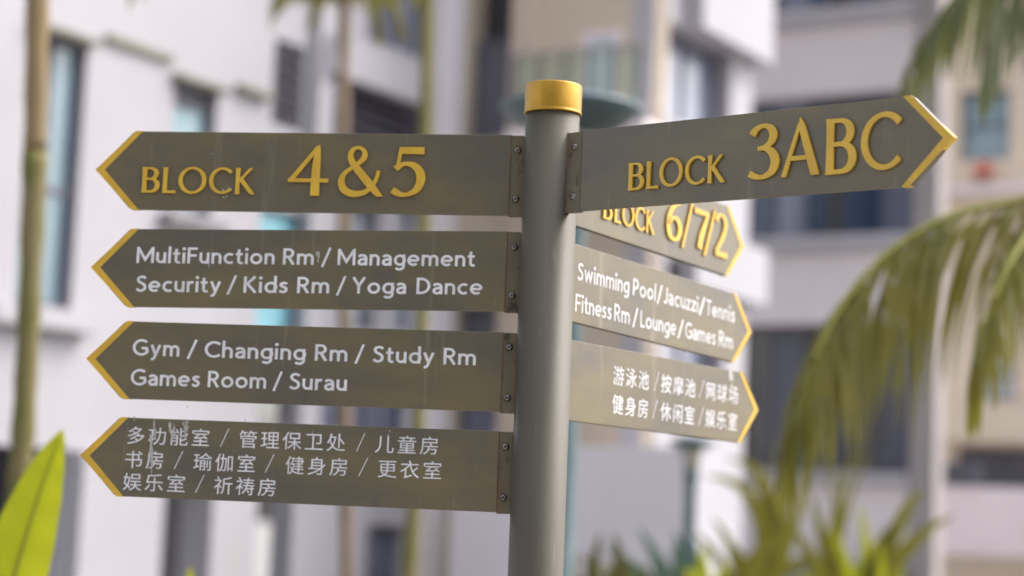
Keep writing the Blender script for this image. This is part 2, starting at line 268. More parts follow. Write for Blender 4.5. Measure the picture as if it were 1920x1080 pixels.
CJK = {
"乐":"83 97 51 51 13 11 35 -6 73 38 108 89|242 86 312 -5 336 8 265 97|45 123 86 127 169 127 169 6 167 0 160 -1 111 -1 121 -27 180 -22 192 -13 195 6 195 127 324 127 324 154 195 154 195 224 169 224 169 154 70 154 86 244 204 251 306 267 291 290 185 274 60 268 54 208 47 170 36 148",
"书":"251 266 317 216 333 236 267 284|44 233 44 207 146 207 146 138 21 138 21 113 146 113 146 -28 173 -28 173 113 303 113 296 57 287 34 272 30 219 33 228 7 282 7 309 18 321 49 330 126 331 138 280 138 280 233 173 233 173 293 146 293 146 233|173 138 173 207 254 207 254 138",
"休":"107 205 107 179 192 179 149 97 95 35 114 15 164 73 206 150 206 -28 232 -28 232 158 273 78 323 17 343 37 290 99 248 179 334 179 334 205 232 205 232 289 206 289 206 205|103 292 61 213 7 151 23 124 64 170 64 -27 90 -27 90 208 129 284",
"伽":"81 294 50 216 10 151 23 126 53 170 53 -28 77 -28 77 218 104 287|136 292 136 221 100 221 100 197 135 197 131 133 123 76 109 27 85 -12 105 -29 130 14 146 67 154 128 158 197 192 197 186 57 178 9 167 3 139 4 145 -20 178 -20 189 -16 199 -7 210 49 216 208 216 221 159 221 159 292|231 253 231 -18 254 -18 254 14 299 14 299 -15 324 -15 324 253|254 38 254 229 299 229 299 38",
"保":"158 254 289 254 289 190 158 190|133 278 133 166 209 166 209 123 107 123 107 98 194 98 150 46 97 8 115 -13 166 27 209 81 209 -28 236 -28 236 82 277 28 325 -13 343 8 293 46 251 98 334 98 334 123 236 123 236 166 315 166 315 278|97 293 58 217 8 154 23 129 61 174 61 -27 86 -27 86 213 121 285",
"健":"75 294 48 219 12 157 25 130 51 170 51 -27 74 -27 74 218 98 287|187 265 187 245 231 245 231 218 172 218 172 198 231 198 231 169 187 169 187 150 231 150 231 123 182 123 182 102 231 102 231 75 173 75 173 53 231 53 231 11 254 11 254 53 329 53 329 75 254 75 254 102 317 102 317 123 254 123 254 150 312 150 312 198 337 198 337 218 312 218 312 265 254 265 254 293 231 293 231 265|254 198 291 198 291 169 254 169|254 218 254 245 291 245 291 218|101 136 110 145 149 145 131 62 110 113 91 106 121 39 102 10 78 -11 96 -28 118 -7 137 20 165 -2 197 -15 233 -22 271 -23 328 -23 337 0 272 0 237 1 204 7 174 20 147 41 164 95 174 163 160 167 155 166 130 166 177 262 161 272 154 269 99 269 99 246 145 246 111 178 90 156",
"儿":"91 279 91 166 88 119 78 72 54 29 11 -8 30 -29 76 13 103 61 114 112 117 166 117 279|221 280 221 20 222 -1 228 -15 239 -22 257 -25 299 -25 317 -20 328 -5 335 21 338 62 313 74 309 16 297 1 261 1 250 4 247 20 247 280",
"功":"13 64 20 37 155 75 152 100 96 85 96 228 147 228 147 253 18 253 18 228 70 228 70 78|209 289 208 214 149 214 149 189 207 189 200 128 183 74 154 28 107 -8 126 -28 176 11 208 62 225 122 233 189 303 189 294 55 282 6 267 0 218 2 227 -24 278 -24 293 -21 305 -11 320 47 329 201 329 214 234 214 235 289",
"卫":"40 269 40 242 146 242 146 11 18 11 18 -15 333 -15 333 11 174 11 174 242 278 242 278 121 276 115 269 113 210 113 221 88 288 92 301 102 305 120 305 269",
"场":"144 152 174 156 199 156 170 104 127 65 123 85 85 71 85 184 124 184 124 209 85 209 85 290 61 290 61 209 18 209 18 184 61 184 61 62 13 45 21 19 128 61 127 64 146 49 192 95 224 156 254 156 234 103 207 57 174 18 133 -13 153 -28 194 6 229 48 257 98 278 156 302 156 291 45 279 4 267 -1 233 0 240 -25 278 -25 291 -21 301 -13 317 37 328 168 329 181 188 181 297 265 278 280 272 278 131 278 131 253 244 253 168 194 133 177",
"处":"149 214 135 147 113 92 94 133 79 185 88 214|77 293 54 195 18 121 40 107 65 151 81 105 99 68 60 23 12 -8 34 -28 78 2 116 44 151 14 189 -5 231 -15 276 -17 327 -17 338 10 277 10 237 12 198 21 163 38 131 67 161 141 179 235 161 239 156 238 95 238 105 286|215 293 215 36 243 36 243 182 305 100 328 114 252 208 243 203 243 293",
"多":"160 295 112 249 39 208 57 189 101 213 139 240 238 240 207 209 168 183 124 215 104 201 145 171 87 148 27 133 40 110 109 130 177 160 235 201 279 254 262 265 257 264 166 264 189 289|217 173 161 120 70 74 86 54 147 83 196 116 292 116 260 79 218 50 175 85 153 72 194 37 114 11 26 -3 37 -29 129 -12 212 17 281 64 331 131 313 141 308 140 223 140 246 166",
"娱":"179 255 289 255 289 206 179 206|154 278 154 183 314 183 314 278|134 89 134 66 208 66 197 42 180 22 155 6 121 -7 137 -28 172 -14 198 3 217 25 230 50 267 2 322 -28 339 -6 284 21 249 66 337 66 337 89 240 89 244 128 324 128 324 152 145 152 145 128 218 128 214 89|112 198 103 137 87 85 50 113 70 198|23 102 76 61 48 22 14 -5 31 -26 66 3 95 43 125 8 144 29 107 68 127 135 138 220 122 223 118 222 74 222 84 291 61 292 51 222 15 222 15 198 46 198",
"室":"52 76 52 53 161 53 161 6 21 6 21 -18 331 -18 331 6 188 6 188 53 300 53 300 76 188 76 188 112 161 112 161 76|67 106 261 125 281 102 301 117 232 181 213 168 242 144 106 134 165 185 292 185 292 208 61 208 61 185 131 185 83 143 59 130|152 290 166 263 25 263 25 201 50 201 50 239 299 239 299 201 326 201 326 263 195 263 178 298",
"房":"176 168 197 130 85 130 85 108 152 108 145 70 132 38 108 12 69 -8 84 -27 116 -12 140 7 156 30 168 56 272 56 266 16 259 -1 246 -4 200 -1 207 -23 256 -24 280 -16 291 9 299 66 300 77 173 77 178 108 322 108 322 130 202 130 222 138 199 176|155 287 167 259 48 259 48 176 47 131 42 81 31 31 11 -15 35 -27 55 21 67 74 73 128 74 176 74 177 310 177 310 259 196 259 181 294|74 237 284 237 284 200 74 200",
"按":"270 133 257 88 236 53 181 82 204 133|146 74 218 35 178 11 125 -6 138 -28 196 -8 241 21 315 -29 334 -8 259 40 283 81 299 133 336 133 336 157 214 157 232 208 206 212 186 157 124 157 124 133 176 133|134 249 134 181 159 181 159 226 306 226 306 181 331 181 331 249 249 249 234 296 208 291 221 249|62 294 62 224 15 224 15 199 62 199 62 112 11 97 17 71 62 85 62 2 55 -4 20 -4 28 -28 75 -23 84 -14 87 2 87 93 132 108 129 132 87 119 87 199 125 199 125 224 87 224 87 294",
"摩":"284 136 197 125 93 120 98 103 189 107 189 85 87 85 87 67 189 67 189 44 69 44 69 25 189 25 189 -1 187 -7 181 -8 130 -8 138 -28 199 -25 211 -18 215 -2 215 25 334 25 334 44 215 44 215 67 318 67 318 85 215 85 215 109 300 121|129 239 129 216 77 216 77 198 123 198 98 172 69 153 83 138 129 179 129 134 149 134 149 179 181 153 195 168 149 196 149 198 198 198 198 216 149 216 149 239|255 239 255 216 207 216 207 198 248 198 224 173 195 155 209 140 255 180 255 137 276 137 276 181 322 139 337 155 309 173 284 198 329 198 329 216 276 216 276 239|167 291 178 266 37 266 37 157 33 72 11 -13 31 -29 56 64 62 157 62 245 333 245 333 266 207 266 193 297",
"更":"88 83 66 74 86 47 110 25 71 8 16 -5 32 -28 91 -11 134 10 218 -17 328 -27 339 -1 235 6 155 27 176 55 187 86 306 86 306 222 191 222 191 252 327 252 327 276 23 276 23 252 164 252 164 222 55 222 55 86 159 86 150 62 131 40 108 59|80 144 164 144 164 130 163 108 80 108|190 108 191 130 191 144 279 144 279 108|80 200 164 200 164 165 80 165|191 200 279 200 279 165 191 165",
"池":"33 271 97 232 112 255 47 290|14 175 77 138 91 160 28 194|26 -6 48 -23 109 91 89 107|139 260 139 166 97 150 107 126 139 139 139 25 141 1 150 -14 167 -22 193 -24 285 -24 309 -21 324 -10 333 10 337 41 313 51 306 10 285 0 194 0 170 5 165 25 165 148 216 169 216 50 242 50 242 179 296 200 293 98 288 90 281 88 254 89 261 64 297 66 310 74 317 92 321 221 323 226 304 233 299 229 297 227 242 206 242 293 216 293 216 196 165 176 165 260",
"泳":"155 273 264 232 276 255 226 276 167 293|32 272 96 231 111 253 46 291|13 177 78 139 92 161 26 197|23 -6 47 -22 104 92 84 107|102 157 102 133 161 133 132 62 89 14 105 -5 134 22 158 57 177 101 190 153 174 158 170 157|310 190 253 128 233 189 233 222 133 222 133 197 208 197 208 5 200 -2 157 -2 165 -28 219 -23 230 -14 233 4 233 121 270 49 320 -3 340 20 296 56 262 108 332 173",
"游":"27 272 82 233 98 254 42 290|13 177 71 143 86 164 28 196|19 -10 43 -23 85 90 63 103|263 135 263 102 209 102 209 77 263 77 263 2 257 -4 218 -4 226 -28 275 -23 285 -15 288 1 288 77 337 77 337 102 288 102 288 127 335 175 319 186 314 185 228 185 245 222 336 222 336 248 254 248 264 290 239 294 223 235 199 187 221 174 227 183 227 161 293 161|90 238 90 213 123 213 120 148 113 86 97 32 70 -11 89 -28 112 6 128 45 138 90 144 138 179 138 174 38 167 4 157 -1 125 0 132 -24 168 -24 179 -21 188 -13 198 31 203 151 203 162 145 162 147 213 213 213 213 238|121 285 150 238 175 249 145 294",
"球":"137 178 174 111 196 122 158 187|260 277 302 238 318 254 276 290|308 189 261 123 243 196 243 209 335 209 335 233 243 233 243 294 218 294 218 233 132 233 132 209 218 209 218 117 118 30 135 7 218 88 218 5 216 -1 210 -3 166 -3 176 -28 229 -23 240 -13 243 5 243 103 275 45 325 -3 341 17 299 55 269 101 331 176|12 34 18 9 130 45 126 69 83 55 83 145 118 145 118 169 83 169 83 246 124 246 124 270 16 270 16 246 58 246 58 169 19 169 19 145 58 145 58 48",
"理":"167 189 220 189 220 144 167 144|243 189 297 189 297 144 243 144|167 255 220 255 220 210 167 210|243 255 297 255 297 210 243 210|111 8 111 -16 339 -16 339 8 245 8 245 56 327 56 327 80 245 80 245 121 322 121 322 278 143 278 143 121 218 121 218 80 138 80 138 56 218 56 218 8|12 35 19 8 128 45 123 70 85 57 85 145 120 145 120 169 85 169 85 246 125 246 125 270 16 270 16 246 60 246 60 169 20 169 20 145 60 145 60 49",
"瑜":"248 157 248 30 269 30 269 157|298 169 298 2 292 -4 258 -3 265 -26 308 -22 318 -13 320 2 320 169|10 33 15 8 114 39 111 62 77 51 77 143 112 143 112 166 77 166 77 245 114 245 114 268 14 268 14 245 53 245 53 166 17 166 17 143 53 143 53 45|225 296 172 244 103 206 120 185 153 202 153 186 289 186 289 207 161 207 224 258 271 219 325 190 342 211 286 237 239 274 247 285|200 142 200 114 150 114 150 142|127 163 127 -27 150 -27 150 45 200 45 200 2 196 -2 173 -2 180 -25 214 -21 221 -13 223 1 223 163|150 94 200 94 200 65 150 65",
"祈":"56 282 89 235 111 248 76 293|21 234 21 210 111 210 68 148 12 101 24 75 70 114 70 -28 96 -28 96 123 132 79 149 101 100 149 125 186 144 225 130 235 125 234|168 257 168 164 167 122 162 76 151 31 132 -11 156 -26 175 16 187 63 193 111 195 155 258 155 258 -27 285 -27 285 155 336 155 336 181 195 181 195 238 264 252 326 271 304 292 242 273",
"祷":"51 284 81 236 103 250 71 295|196 60 234 10 254 23 215 72|18 234 18 210 102 210 61 148 9 101 20 74 64 114 64 -28 88 -28 88 122 120 79 136 101 92 149 132 224 119 235 114 234|214 294 211 257 138 257 138 235 208 235 204 208 146 208 146 187 200 187 194 158 128 158 128 136 188 136 158 65 112 11 133 -7 168 33 195 81 278 81 278 0 272 -5 233 -5 241 -28 290 -24 300 -15 303 0 303 81 330 81 330 104 303 104 303 128 278 128 278 104 204 104 214 136 336 136 336 158 220 158 226 187 317 187 317 208 230 208 234 235 327 235 327 257 236 257 240 293",
"童":"232 247 213 210 131 210 134 211 115 247|155 291 168 268 40 268 40 247 113 247 91 241 106 210 17 210 17 188 333 188 333 210 241 210 260 241 232 247 311 247 311 268 196 268 179 298|56 170 56 68 162 68 162 45 42 45 42 25 162 25 162 1 16 1 16 -20 334 -20 334 1 188 1 188 25 309 25 309 45 188 45 188 68 295 68 295 170|81 111 162 111 162 85 81 85|188 111 269 111 269 85 188 85|81 152 162 152 162 127 81 127|188 152 269 152 269 127 188 127",
"管":"74 153 74 -28 100 -28 100 -16 270 -16 270 -28 296 -28 296 59 100 59 100 83 277 83 277 153|270 4 100 4 100 38 270 38|154 218 165 196 35 196 35 138 61 138 61 175 294 175 294 138 320 138 320 196 192 196 178 223|100 133 252 133 252 103 100 103|58 296 41 252 15 216 38 203 66 246 90 246 109 207 131 215 116 246 169 246 169 265 75 265 84 291|207 295 193 258 172 228 194 216 214 246 239 246 264 206 286 216 266 246 329 246 329 265 223 265 232 290",
"网":"68 188 117 123 93 72 60 31 81 16 110 54 133 100 160 55 177 72 143 126 165 221 141 224 125 150 84 202|169 187 217 123 192 70 158 28 179 13 209 52 232 98 262 44 280 60 243 125 264 221 241 223 225 150 186 201|31 273 31 -27 57 -27 57 248 294 248 294 7 292 1 285 -1 232 -1 242 -27 304 -22 317 -12 320 7 320 273",
"能":"134 147 134 117 60 117 60 147|35 169 35 -28 60 -28 60 44 134 44 134 3 129 -3 92 -3 101 -27 148 -23 157 -14 160 2 160 169|60 96 134 96 134 64 60 64|300 268 219 235 219 293 193 293 193 177 195 159 202 148 214 142 235 140 296 140 313 143 324 152 331 168 334 195 311 205 306 172 293 164 237 164 222 167 219 178 219 213 318 248|305 112 219 75 219 131 193 131 193 12 195 -6 202 -17 215 -23 236 -25 297 -25 315 -22 327 -13 334 6 337 35 314 45 309 7 295 -1 238 -1 222 1 219 12 219 53 273 70 322 92|29 194 145 205 153 187 176 197 157 234 131 273 109 265 134 225 57 221 100 286 73 295 53 256 37 232 20 219",
"衣":"151 288 172 237 21 237 21 212 150 212 90 152 12 105 27 83 91 120 91 25 84 5 72 -6 86 -27 219 20 213 43 117 14 117 141 176 202 193 135 220 77 261 26 320 -19 338 4 281 45 242 92 321 166 299 182 230 113 212 159 199 212 329 212 329 237 178 237 201 245 177 296",
"身":"246 186 246 154 100 154 100 186|246 206 100 206 100 237 246 237|246 133 246 104 240 99 100 99 100 133|27 99 27 76 209 76 118 26 15 -9 31 -31 145 12 246 74 246 9 244 2 236 0 174 0 183 -26 254 -21 268 -11 271 9 271 95 329 160 306 172 271 129 271 260 174 260 190 290 160 295 146 260 74 260 74 99",
"闲":"28 214 28 -28 54 -28 54 214|42 279 93 214 114 228 62 291|125 279 125 255 296 255 296 10 294 3 287 1 233 2 242 -25 306 -20 318 -10 322 10 322 279|163 218 163 170 82 170 82 148 152 148 118 96 74 58 91 40 130 76 163 125 163 2 187 2 187 125 251 49 271 64 196 148 273 148 273 170 187 170 187 218"}


# ------------------------------------------------------------------ the signpost
PX, PY = 0.06466, 3.6                           # post axis on the ground
def arm_frame(az):
    D = Vector((math.sin(rad(az)), math.cos(rad(az)))); N = Vector((D.y, -D.x))
    if N.dot(Vector((PX, PY))) > 0: N = -N
    fs = 1 if N.dot(Vector((-D.y, D.x))) > 0 else -1
    return D, N, fs
TH = .013
class Arm:
    def __init__(s, az, zt, zb, slope, length, off=0., bs=.046, hw=.074, S0=.0775):
        s.az = az; s.D, s.N, s.fs = arm_frame(az); s.zt, s.zb, s.sl, s.L = zt, zb, slope, length
        s.o = None; s.S0 = S0; s.off = off; s.bs = bs; s.hw = hw
    def uv(s, px, py):
        P0 = Vector((PX, PY)) + s.N*(TH/2+s.off); d = ray(px, py)
        t = (P0 - CAMP.xy).dot(s.N)/d.xy.dot(s.N); q = CAMP + d*t
        return (q.xy-Vector((PX, PY))).dot(s.D), q.z
    def build(s, root):
        L, sh = s.L, s.L-.0745; zm = (s.zt+s.zb)/2
        def Z(z, x): return z + s.sl*(x-s.S0)
        bm = bmesh.new()
        out = [(s.S0, s.zb), (sh-.004, s.zb), (sh+.002, s.zb+.002), (L, zm), (sh+.002, s.zt-.002), (sh-.004, s.zt), (s.S0, s.zt)]
        fr = [bm.verts.new((x, TH/2, Z(z, x))) for x, z in out]; bk = [bm.verts.new((x, -TH/2, Z(z, x))) for x, z in out]
        bm.faces.new(fr); bm.faces.new(bk[::-1])
        for i in range(len(out)): j = (i+1) % len(out); bm.faces.new((fr[i], bk[i], bk[j], fr[j]))
        bmesh.ops.recalc_face_normals(bm, faces=bm.faces)
        bmesh.ops.bevel(bm, geom=list(bm.edges), offset=.0009, segments=2, affect='EDGES', profile=.5)
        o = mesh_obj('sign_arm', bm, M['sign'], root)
        o.location = (s.N.x*s.off, s.N.y*s.off, 0); o.rotation_euler = (0, 0, math.atan2(s.D.y, s.D.x)); s.o = o
        # gold arrow edging: a band on the face, wrapping onto the rim
        w = .0142
        bm = bmesh.new(); f1 = s.fs*(TH/2+.0007); f0 = -s.fs*(TH/2+.0007)
        for (a, b) in (((sh-.003, s.zt+.0006), (L+.0008, zm)), ((L+.0008, zm), (sh-.003, s.zb-.0006))):
            q = [(a[0]-w, a[1]), (b[0]-w*1.35, b[1]), b, a] if b[0] > a[0] else [(a[0]-w*1.35, a[1]), (b[0]-w, b[1]), b, a]
            n1 = [bm.verts.new((x, f1, Z(z, x))) for x, z in q]; n0 = [bm.verts.new((x, f0, Z(z, x))) for x, z in q]
            bm.faces.new(n1); bm.faces.new(n0[::-1])
            for i in range(4): j = (i+1) % 4; bm.faces.new((n1[i], n0[i], n0[j], n1[j]))
        mesh_obj('arrow_edging', bm, M['gold'], o)
        # bracket welded to the post, with two screws and a ragged weld
        bm = bmesh.new(); ya, yb = s.fs*(TH/2-.0012), -s.fs*(TH/2-.0012)
        q = [(s.bs, s.zb-.002), (s.S0-.0003, s.zb-.0025), (s.S0-.0003, s.zt-.001), (s.bs+.007, s.zt-.001), (s.bs+.001, s.zt-.006)]
        n1 = [bm.verts.new((x, ya, z)) for x, z in q]; n0 = [bm.verts.new((x, yb, z)) for x, z in q]
        bm.faces.new(n1); bm.faces.new(n0[::-1])
        for i in range(5): j = (i+1) % 5; bm.faces.new((n1[i], n0[i], n0[j], n1[j]))
        br = mesh_obj('bracket', bm, M['bracket'], o)
        bm = bmesh.new(); rr = random.Random(int(s.zb*1000)+int(s.az))
        pts = []; k = 26
        for i in range(k+1):
            z = s.zb + (s.zt-s.zb)*i/k; pts.append(Vector((s.bs+.0040-s.off*.12+rr.uniform(-.0012, .0016), ya-s.fs*.001, z)))
        tube(bm, pts, [rr.choice((.0007, .0012, .0019, .0027)) for _ in pts], 6)
        pts = [Vector((s.S0-.0008+rr.uniform(-.0002,.0002), ya+s.fs*.0002, s.zb+(s.zt-s.zb)*(i/12))) for i in range(13)]
        tube(bm, pts, [rr.uniform(.0005, .0011) for _ in pts], 5)
        mesh_obj('weld_seam', bm, M['rust'], o)
    def screws(s, pix):
        for px, py in pix:
            x, z = s.uv(px, py); bm = bmesh.new(); y0 = s.fs*(TH/2-.0012)
            Mt = Matrix.Translation((x, y0, z)) @ Matrix.Rotation(-s.fs*math.pi/2, 4, 'X')
            lathe(bm, [(.0072, 0), (.0072, .0006), (.0067, .0008), (.0064, .0030), (.0054, .0050), (.0030, .0062), (0, .0065)], 20)
            bmesh.ops.transform(bm, matrix=Mt, verts=bm.verts)
            sc = mesh_obj('screw', bm, M['steel'], s.o, smooth=True)
            # cross recess joined as dark slots of the same screw
            bm = bmesh.new(); bm.from_mesh(sc.data); n = len(bm.faces); ang = random.uniform(0, math.pi/2)
            for kk in (0, 1):
                R_ = Mt @ Matrix.Rotation(ang+kk*math.pi/2, 4, 'Z') @ Matrix.Translation((0, 0, .0054+.0001*kk))
                box(bm, -.0034, .0034, -.0008, .0008, 0, .0013, R_)
            bm.faces.ensure_lookup_table()
            for f in bm.faces[n:]: f.material_index = 1
            bmesh.ops.recalc_face_normals(bm, faces=bm.faces); bm.to_mesh(sc.data); bm.free(); sc.data.materials.append(M['slot'])
    def words(s, items, p0, p1, cap):
        """items = (word, x0, x1); baseline through pixels p0 and p1; cap height in metres"""
        (sa, za), (sb, zb) = s.uv(*p0), s.uv(*p1); k = (zb-za)/(sb-sa)
        ipy = (p1[1]-p0[1])/(p1[0]-p0[0])
        lay = 0
        for wd, x0, x1 in items:
            bm = bmesh.new()
            s0 = s.uv(x0, p0[1]+(x0-p0[0])*ipy)[0]; s1 = s.uv(x1, p0[1]+(x1-p0[0])*ipy)[0]
            gap = .115; Wd = sum(WG[c][0] for c in wd) + gap*(len(wd)-1); x = 0
            for c in wd:
                gw, st = WG[c]
                for pts in st:
                    lay = (lay+1) % 7
                    def mp(gx, gy, x=x): ss = s0+(s1-s0)*(x+gx)/Wd; return ss, za+k*(ss-sa)+gy*cap
                    hw = .052 if c == '/' else (.052 if (c == 'i' and len(pts) == 11) else s.hw)
                    Lf, Rt, cl = ribbon(pts, hw)
                    prism(bm, Lf, Rt, cl, mp, s.fs*(TH/2-.0002), s.fs*(TH/2+.0004+lay*.00003))
                x += gw+gap
            mesh_obj('white_lettering', bm, M['vinyl'], s.o)
    def gold(s, items, depth=.0055):
        """items = (char, x0, x1, ybase, captop y): one raised letter each"""
        for c, x0, x1, yb, yt in items:
            s0, za = s.uv(x0, yb); s1, _ = s.uv(x1, yb); zt_ = s.uv((x0+x1)/2, yt)[1]; zb_ = s.uv((x0+x1)/2, yb)[1]
            gw, st = GG[c]; bm = bmesh.new(); cap = zt_-zb_
            for i, (pts, hw) in enumerate(st):
                xs = [0]; mn, mx = 0, gw
                def mp(gx, gy): return s0+(s1-s0)*gx/gw, zb_+cap*gy+s.sl*((s0-s1)*.5+(s1-s0)*gx/gw)
                # strokes end level with base line and cap line
                Lf, Rt, cl = ribbon(pts, hw)
                if c in 'BLKA4&' and not cl:
                    for V in (Lf, Rt):
                        for e in (0, -1):
                            if pts[e][1] in (0, 1): V[e].y = pts[e][1]
                prism(bm, Lf, Rt, cl, mp, s.fs*(TH/2+.0012), s.fs*(TH/2+depth+.00012*i))
            o = mesh_obj('raised_letter', bm, M['gold'], s.o)
    def cjk(s, items, p0, p1, em):
        (sa, za), (sb, zb) = s.uv(*p0), s.uv(*p1); k = (zb-za)/(sb-sa); ipy = (p1[1]-p0[1])/(p1[0]-p0[0])
        for wd, x0, x1 in items:
            cu = bpy.data.curves.new('w', 'CURVE'); cu.dimensions = '2D'; cu.fill_mode = 'BOTH'; cu.extrude = .0003
            s0 = s.uv(x0, p0[1]+(x0-p0[0])*ipy)[0]; s1 = s.uv(x1, p0[1]+(x1-p0[0])*ipy)[0]
            n = len(wd)
            if wd == '/':
                segs = [[[(-.02, -.06), (.07, -.06), (.98, .90), (.89, .90)], s0, s1-s0]]
            else:
                p = (s1-s0)/(n-1+.84); g = p*.90; segs = []
                for i, c in enumerate(wd):
                    for cs in CJK[c].split('|'):
                        v = [int(q)/351 for q in cs.split()]
                        segs.append([list(zip(v[0::2], v[1::2])), s0+i*p-.04*g, g])
            for pts, ox, sc_ in segs:
                sp = cu.splines.new('POLY'); sp.points.add(len(pts)-1); sp.use_cyclic_u = True
                for q, (gx, gy) in zip(sp.points, pts):
                    ss = ox+sc_*gx; q.co = (ss, za+k*(ss-sa)+(gy+.08)*em, 0, 1)
            oc = bpy.data.objects.new('w', cu); COL.objects.link(oc)
            me = bpy.data.meshes.new_from_object(oc.evaluated_get(bpy.context.evaluated_depsgraph_get()))
            bpy.data.objects.remove(oc); bpy.data.curves.remove(cu)
            me.transform(Matrix(((1,0,0,0),(0,0,1,s.fs*(TH/2+.0003)),(0,1,0,0),(0,0,0,1)))); me.name = 'white_lettering'
            me.materials.clear(); me.materials.append(M['vinyl'])
            link(bpy.data.objects.new('white_lettering', me), s.o)
    def splat(s, marks):
        """pale drips and splatters: (x, y, width px, height px)"""
        for x, y, w_, h_ in marks:
            bm = bmesh.new(); rr = random.Random(int(x*7+y))
            for j in range(max(2, int(w_*h_/24))):
                cx, cy = rr.gauss(0, .28)*w_, rr.gauss(0, .28)*h_; n = 9; r0 = rr.uniform(.08, .30)*min(w_, h_, 12)
                stretch = max(1, h_/w_)*rr.uniform(.6, 1)
                vs = []
                for i in range(n):
                    a = i*2*math.pi/n; r = r0*rr.uniform(.6, 1.2)
                    u, v = s.uv(x+cx+r*math.cos(a), y+cy+r*math.sin(a)*stretch)
                    vs.append(bm.verts.new((u, s.fs*(TH/2+.00075+.00002*j), v)))
                bm.faces.new(vs)
            mesh_obj('dried_splatter', bm, M['stain'], s.o)

root = empty('signpost', (PX, PY, 0))
tag(root, 'brown metal fingerpost with gold cap and eight arrow arms in gold and white lettering', 'signpost')
capb, capt = P(1038, 205, 3.55).z, P(1038, 150, 3.55).z
bm = bmesh.new(); lathe(bm, [(0, 0), (.0515, 0), (.0515, capb-.001), (0, capb-.001)], 64); mesh_obj('post', bm, M['post'], root, smooth=False)
for p_ in root.children[0].data.polygons: p_.use_smooth = abs(p_.normal.z) < .5
bm = bmesh.new()
lathe(bm, [(.0500, capb+.001), (.0540, capb-.0008), (.0552, capb), (.0554, capb+.0030), (.0546, capb+.0038), (.0542, capb+.0044), (.0544, capb+.0060), (.0544, capt-.003), (.0538, capt-.0008), (.0520, capt), (0, capt+.001)], 72)
mesh_obj('cap', bm, M['cap'], root, smooth=True)
bm = bmesh.new(); lathe(bm, [(0, .0), (.13, .0), (.13, .012), (.0517, .012)], 32); mesh_obj('base_plate', bm, M['post'], root)

L1 = Arm(-81.8, 2.3118, 2.1570, -.002, .8985); L2 = Arm(-81.8, 2.1262, 1.9738, -.0130, .8950)
L3 = Arm(-81.8, 1.9338, 1.7838, .0025, .8925); L4 = Arm(-81.8, 1.7475, 1.5962, .0025, .8918)
R1 = Arm(128.7, 2.3113, 2.1603, -.0062, .8358, .010, .0462, S0=.0843)
B1 = Arm(33.2, 2.307, 2.1526, -.026, .818); B2 = Arm(34.5, 2.1165, 1.9655, -.031, .829, hw=.057); B3 = Arm(35.2, 1.9298, 1.7755, -.009, .850)
for a_, lab in ((L1, 'top left arm reading BLOCK 4&5 in raised gold letters'), (L2, 'arm reading MultiFunction Rm / Management and Security / Kids Rm / Yoga Dance'),
                (L3, 'arm reading Gym / Changing Rm / Study Rm and Games Room / Surau'), (L4, 'lowest left arm with three lines of Chinese characters and white drips'),
                (R1, 'arm reading BLOCK 3ABC, pointing right towards the viewer'), (B1, 'blurred arm reading BLOCK 6/7/2 behind the BLOCK 3ABC arm'),
                (B2, 'blurred arm reading Swimming Pool / Jacuzzi / Tennis and Fitness Rm / Lounge / Games Rm'), (B3, 'lowest right arm with two lines of Chinese characters')):
    a_.build(root); a_.o['label'] = lab
L1.screws([(971, 282), (967, 373)]); L2.screws([(964.6, 463), (960, 553.8)]); L3.screws([(955, 650.8), (951, 746)]); L4.screws([(948, 837.8), (943.5, 933)])
R1.screws([(1076.8, 275), (1073, 368)])

# gold letters
L1.gold([('B', 266, 300, 361.8, 314), ('L', 305, 332, 362.5, 314.5), ('O', 334, 387, 364, 313.5), ('C', 392, 436, 364, 314.5), ('K', 441, 479, 365, 316),
         ('4', 539.6, 615, 367.5, 275), ('&', 632, 714, 368.5, 272.5), ('5', 733, 794.5, 369.5, 275.5)])
R1.gold([('B', 1180, 1210, 357, 305.5), ('L', 1214, 1238, 354.5, 303), ('O', 1238, 1282, 350.5, 296), ('C', 1286.5, 1325, 347, 293), ('K', 1329, 1362, 343.5, 291),
         ('3', 1406, 1463, 337, 232), ('A', 1468, 1538, 330.5, 225), ('B', 1549.5, 1608, 327, 222), ('C', 1616, 1693, 319.5, 211)])
B1.gold([('B', 1128, 1145, 412, 369), ('L', 1149, 1162, 418.5, 375), ('O', 1163, 1186, 425, 381), ('C', 1187.5, 1207, 432, 388), ('K', 1208.5, 1224, 438.5, 395),
         ('6', 1246, 1276, 452.5, 375), ('/', 1276, 1294.5, 458, 383), ('7', 1296, 1326, 467, 392), ('/', 1317.5, 1337, 473, 397), ('2', 1337, 1362, 482.0, 400)], .004)
# white letters
CP = .0315
L2.words([('MultiFunction', 255.5, 514.5), ('Rm', 530, 588), ('/', 602, 620), ('Management', 632.5, 890)], (255, 493), (890, 499.8), CP)
L2.words([('Security', 254.3, 413.5), ('/', 424.7, 443), ('Kids', 456, 539), ('Rm', 556.5, 617), ('/', 630, 648), ('Yoga', 659.5, 761), ('Dance', 780.3, 904)], (254, 547), (904, 552.5), CP)
L3.words([('Gym', 248, 336), ('/', 350, 369), ('Changing', 383, 572), ('Rm', 590, 651), ('/', 664.5, 682.5), ('Study', 698.5, 814), ('Rm', 831, 892)], (248, 666), (892, 685), CP)
L3.words([('Games', 244.5, 374), ('Room', 389, 498.5), ('/', 511, 528.5), ('Surau', 541.8, 650)], (244, 722), (650, 733), CP)
L4.cjk([('多功能室', 237.4, 392.4), ('/', 413, 428), ('管理保卫处', 447.8, 647), ('/', 668, 683.4), ('儿童房', 703, 822.7)], (237, 832), (823, 853), .0365)
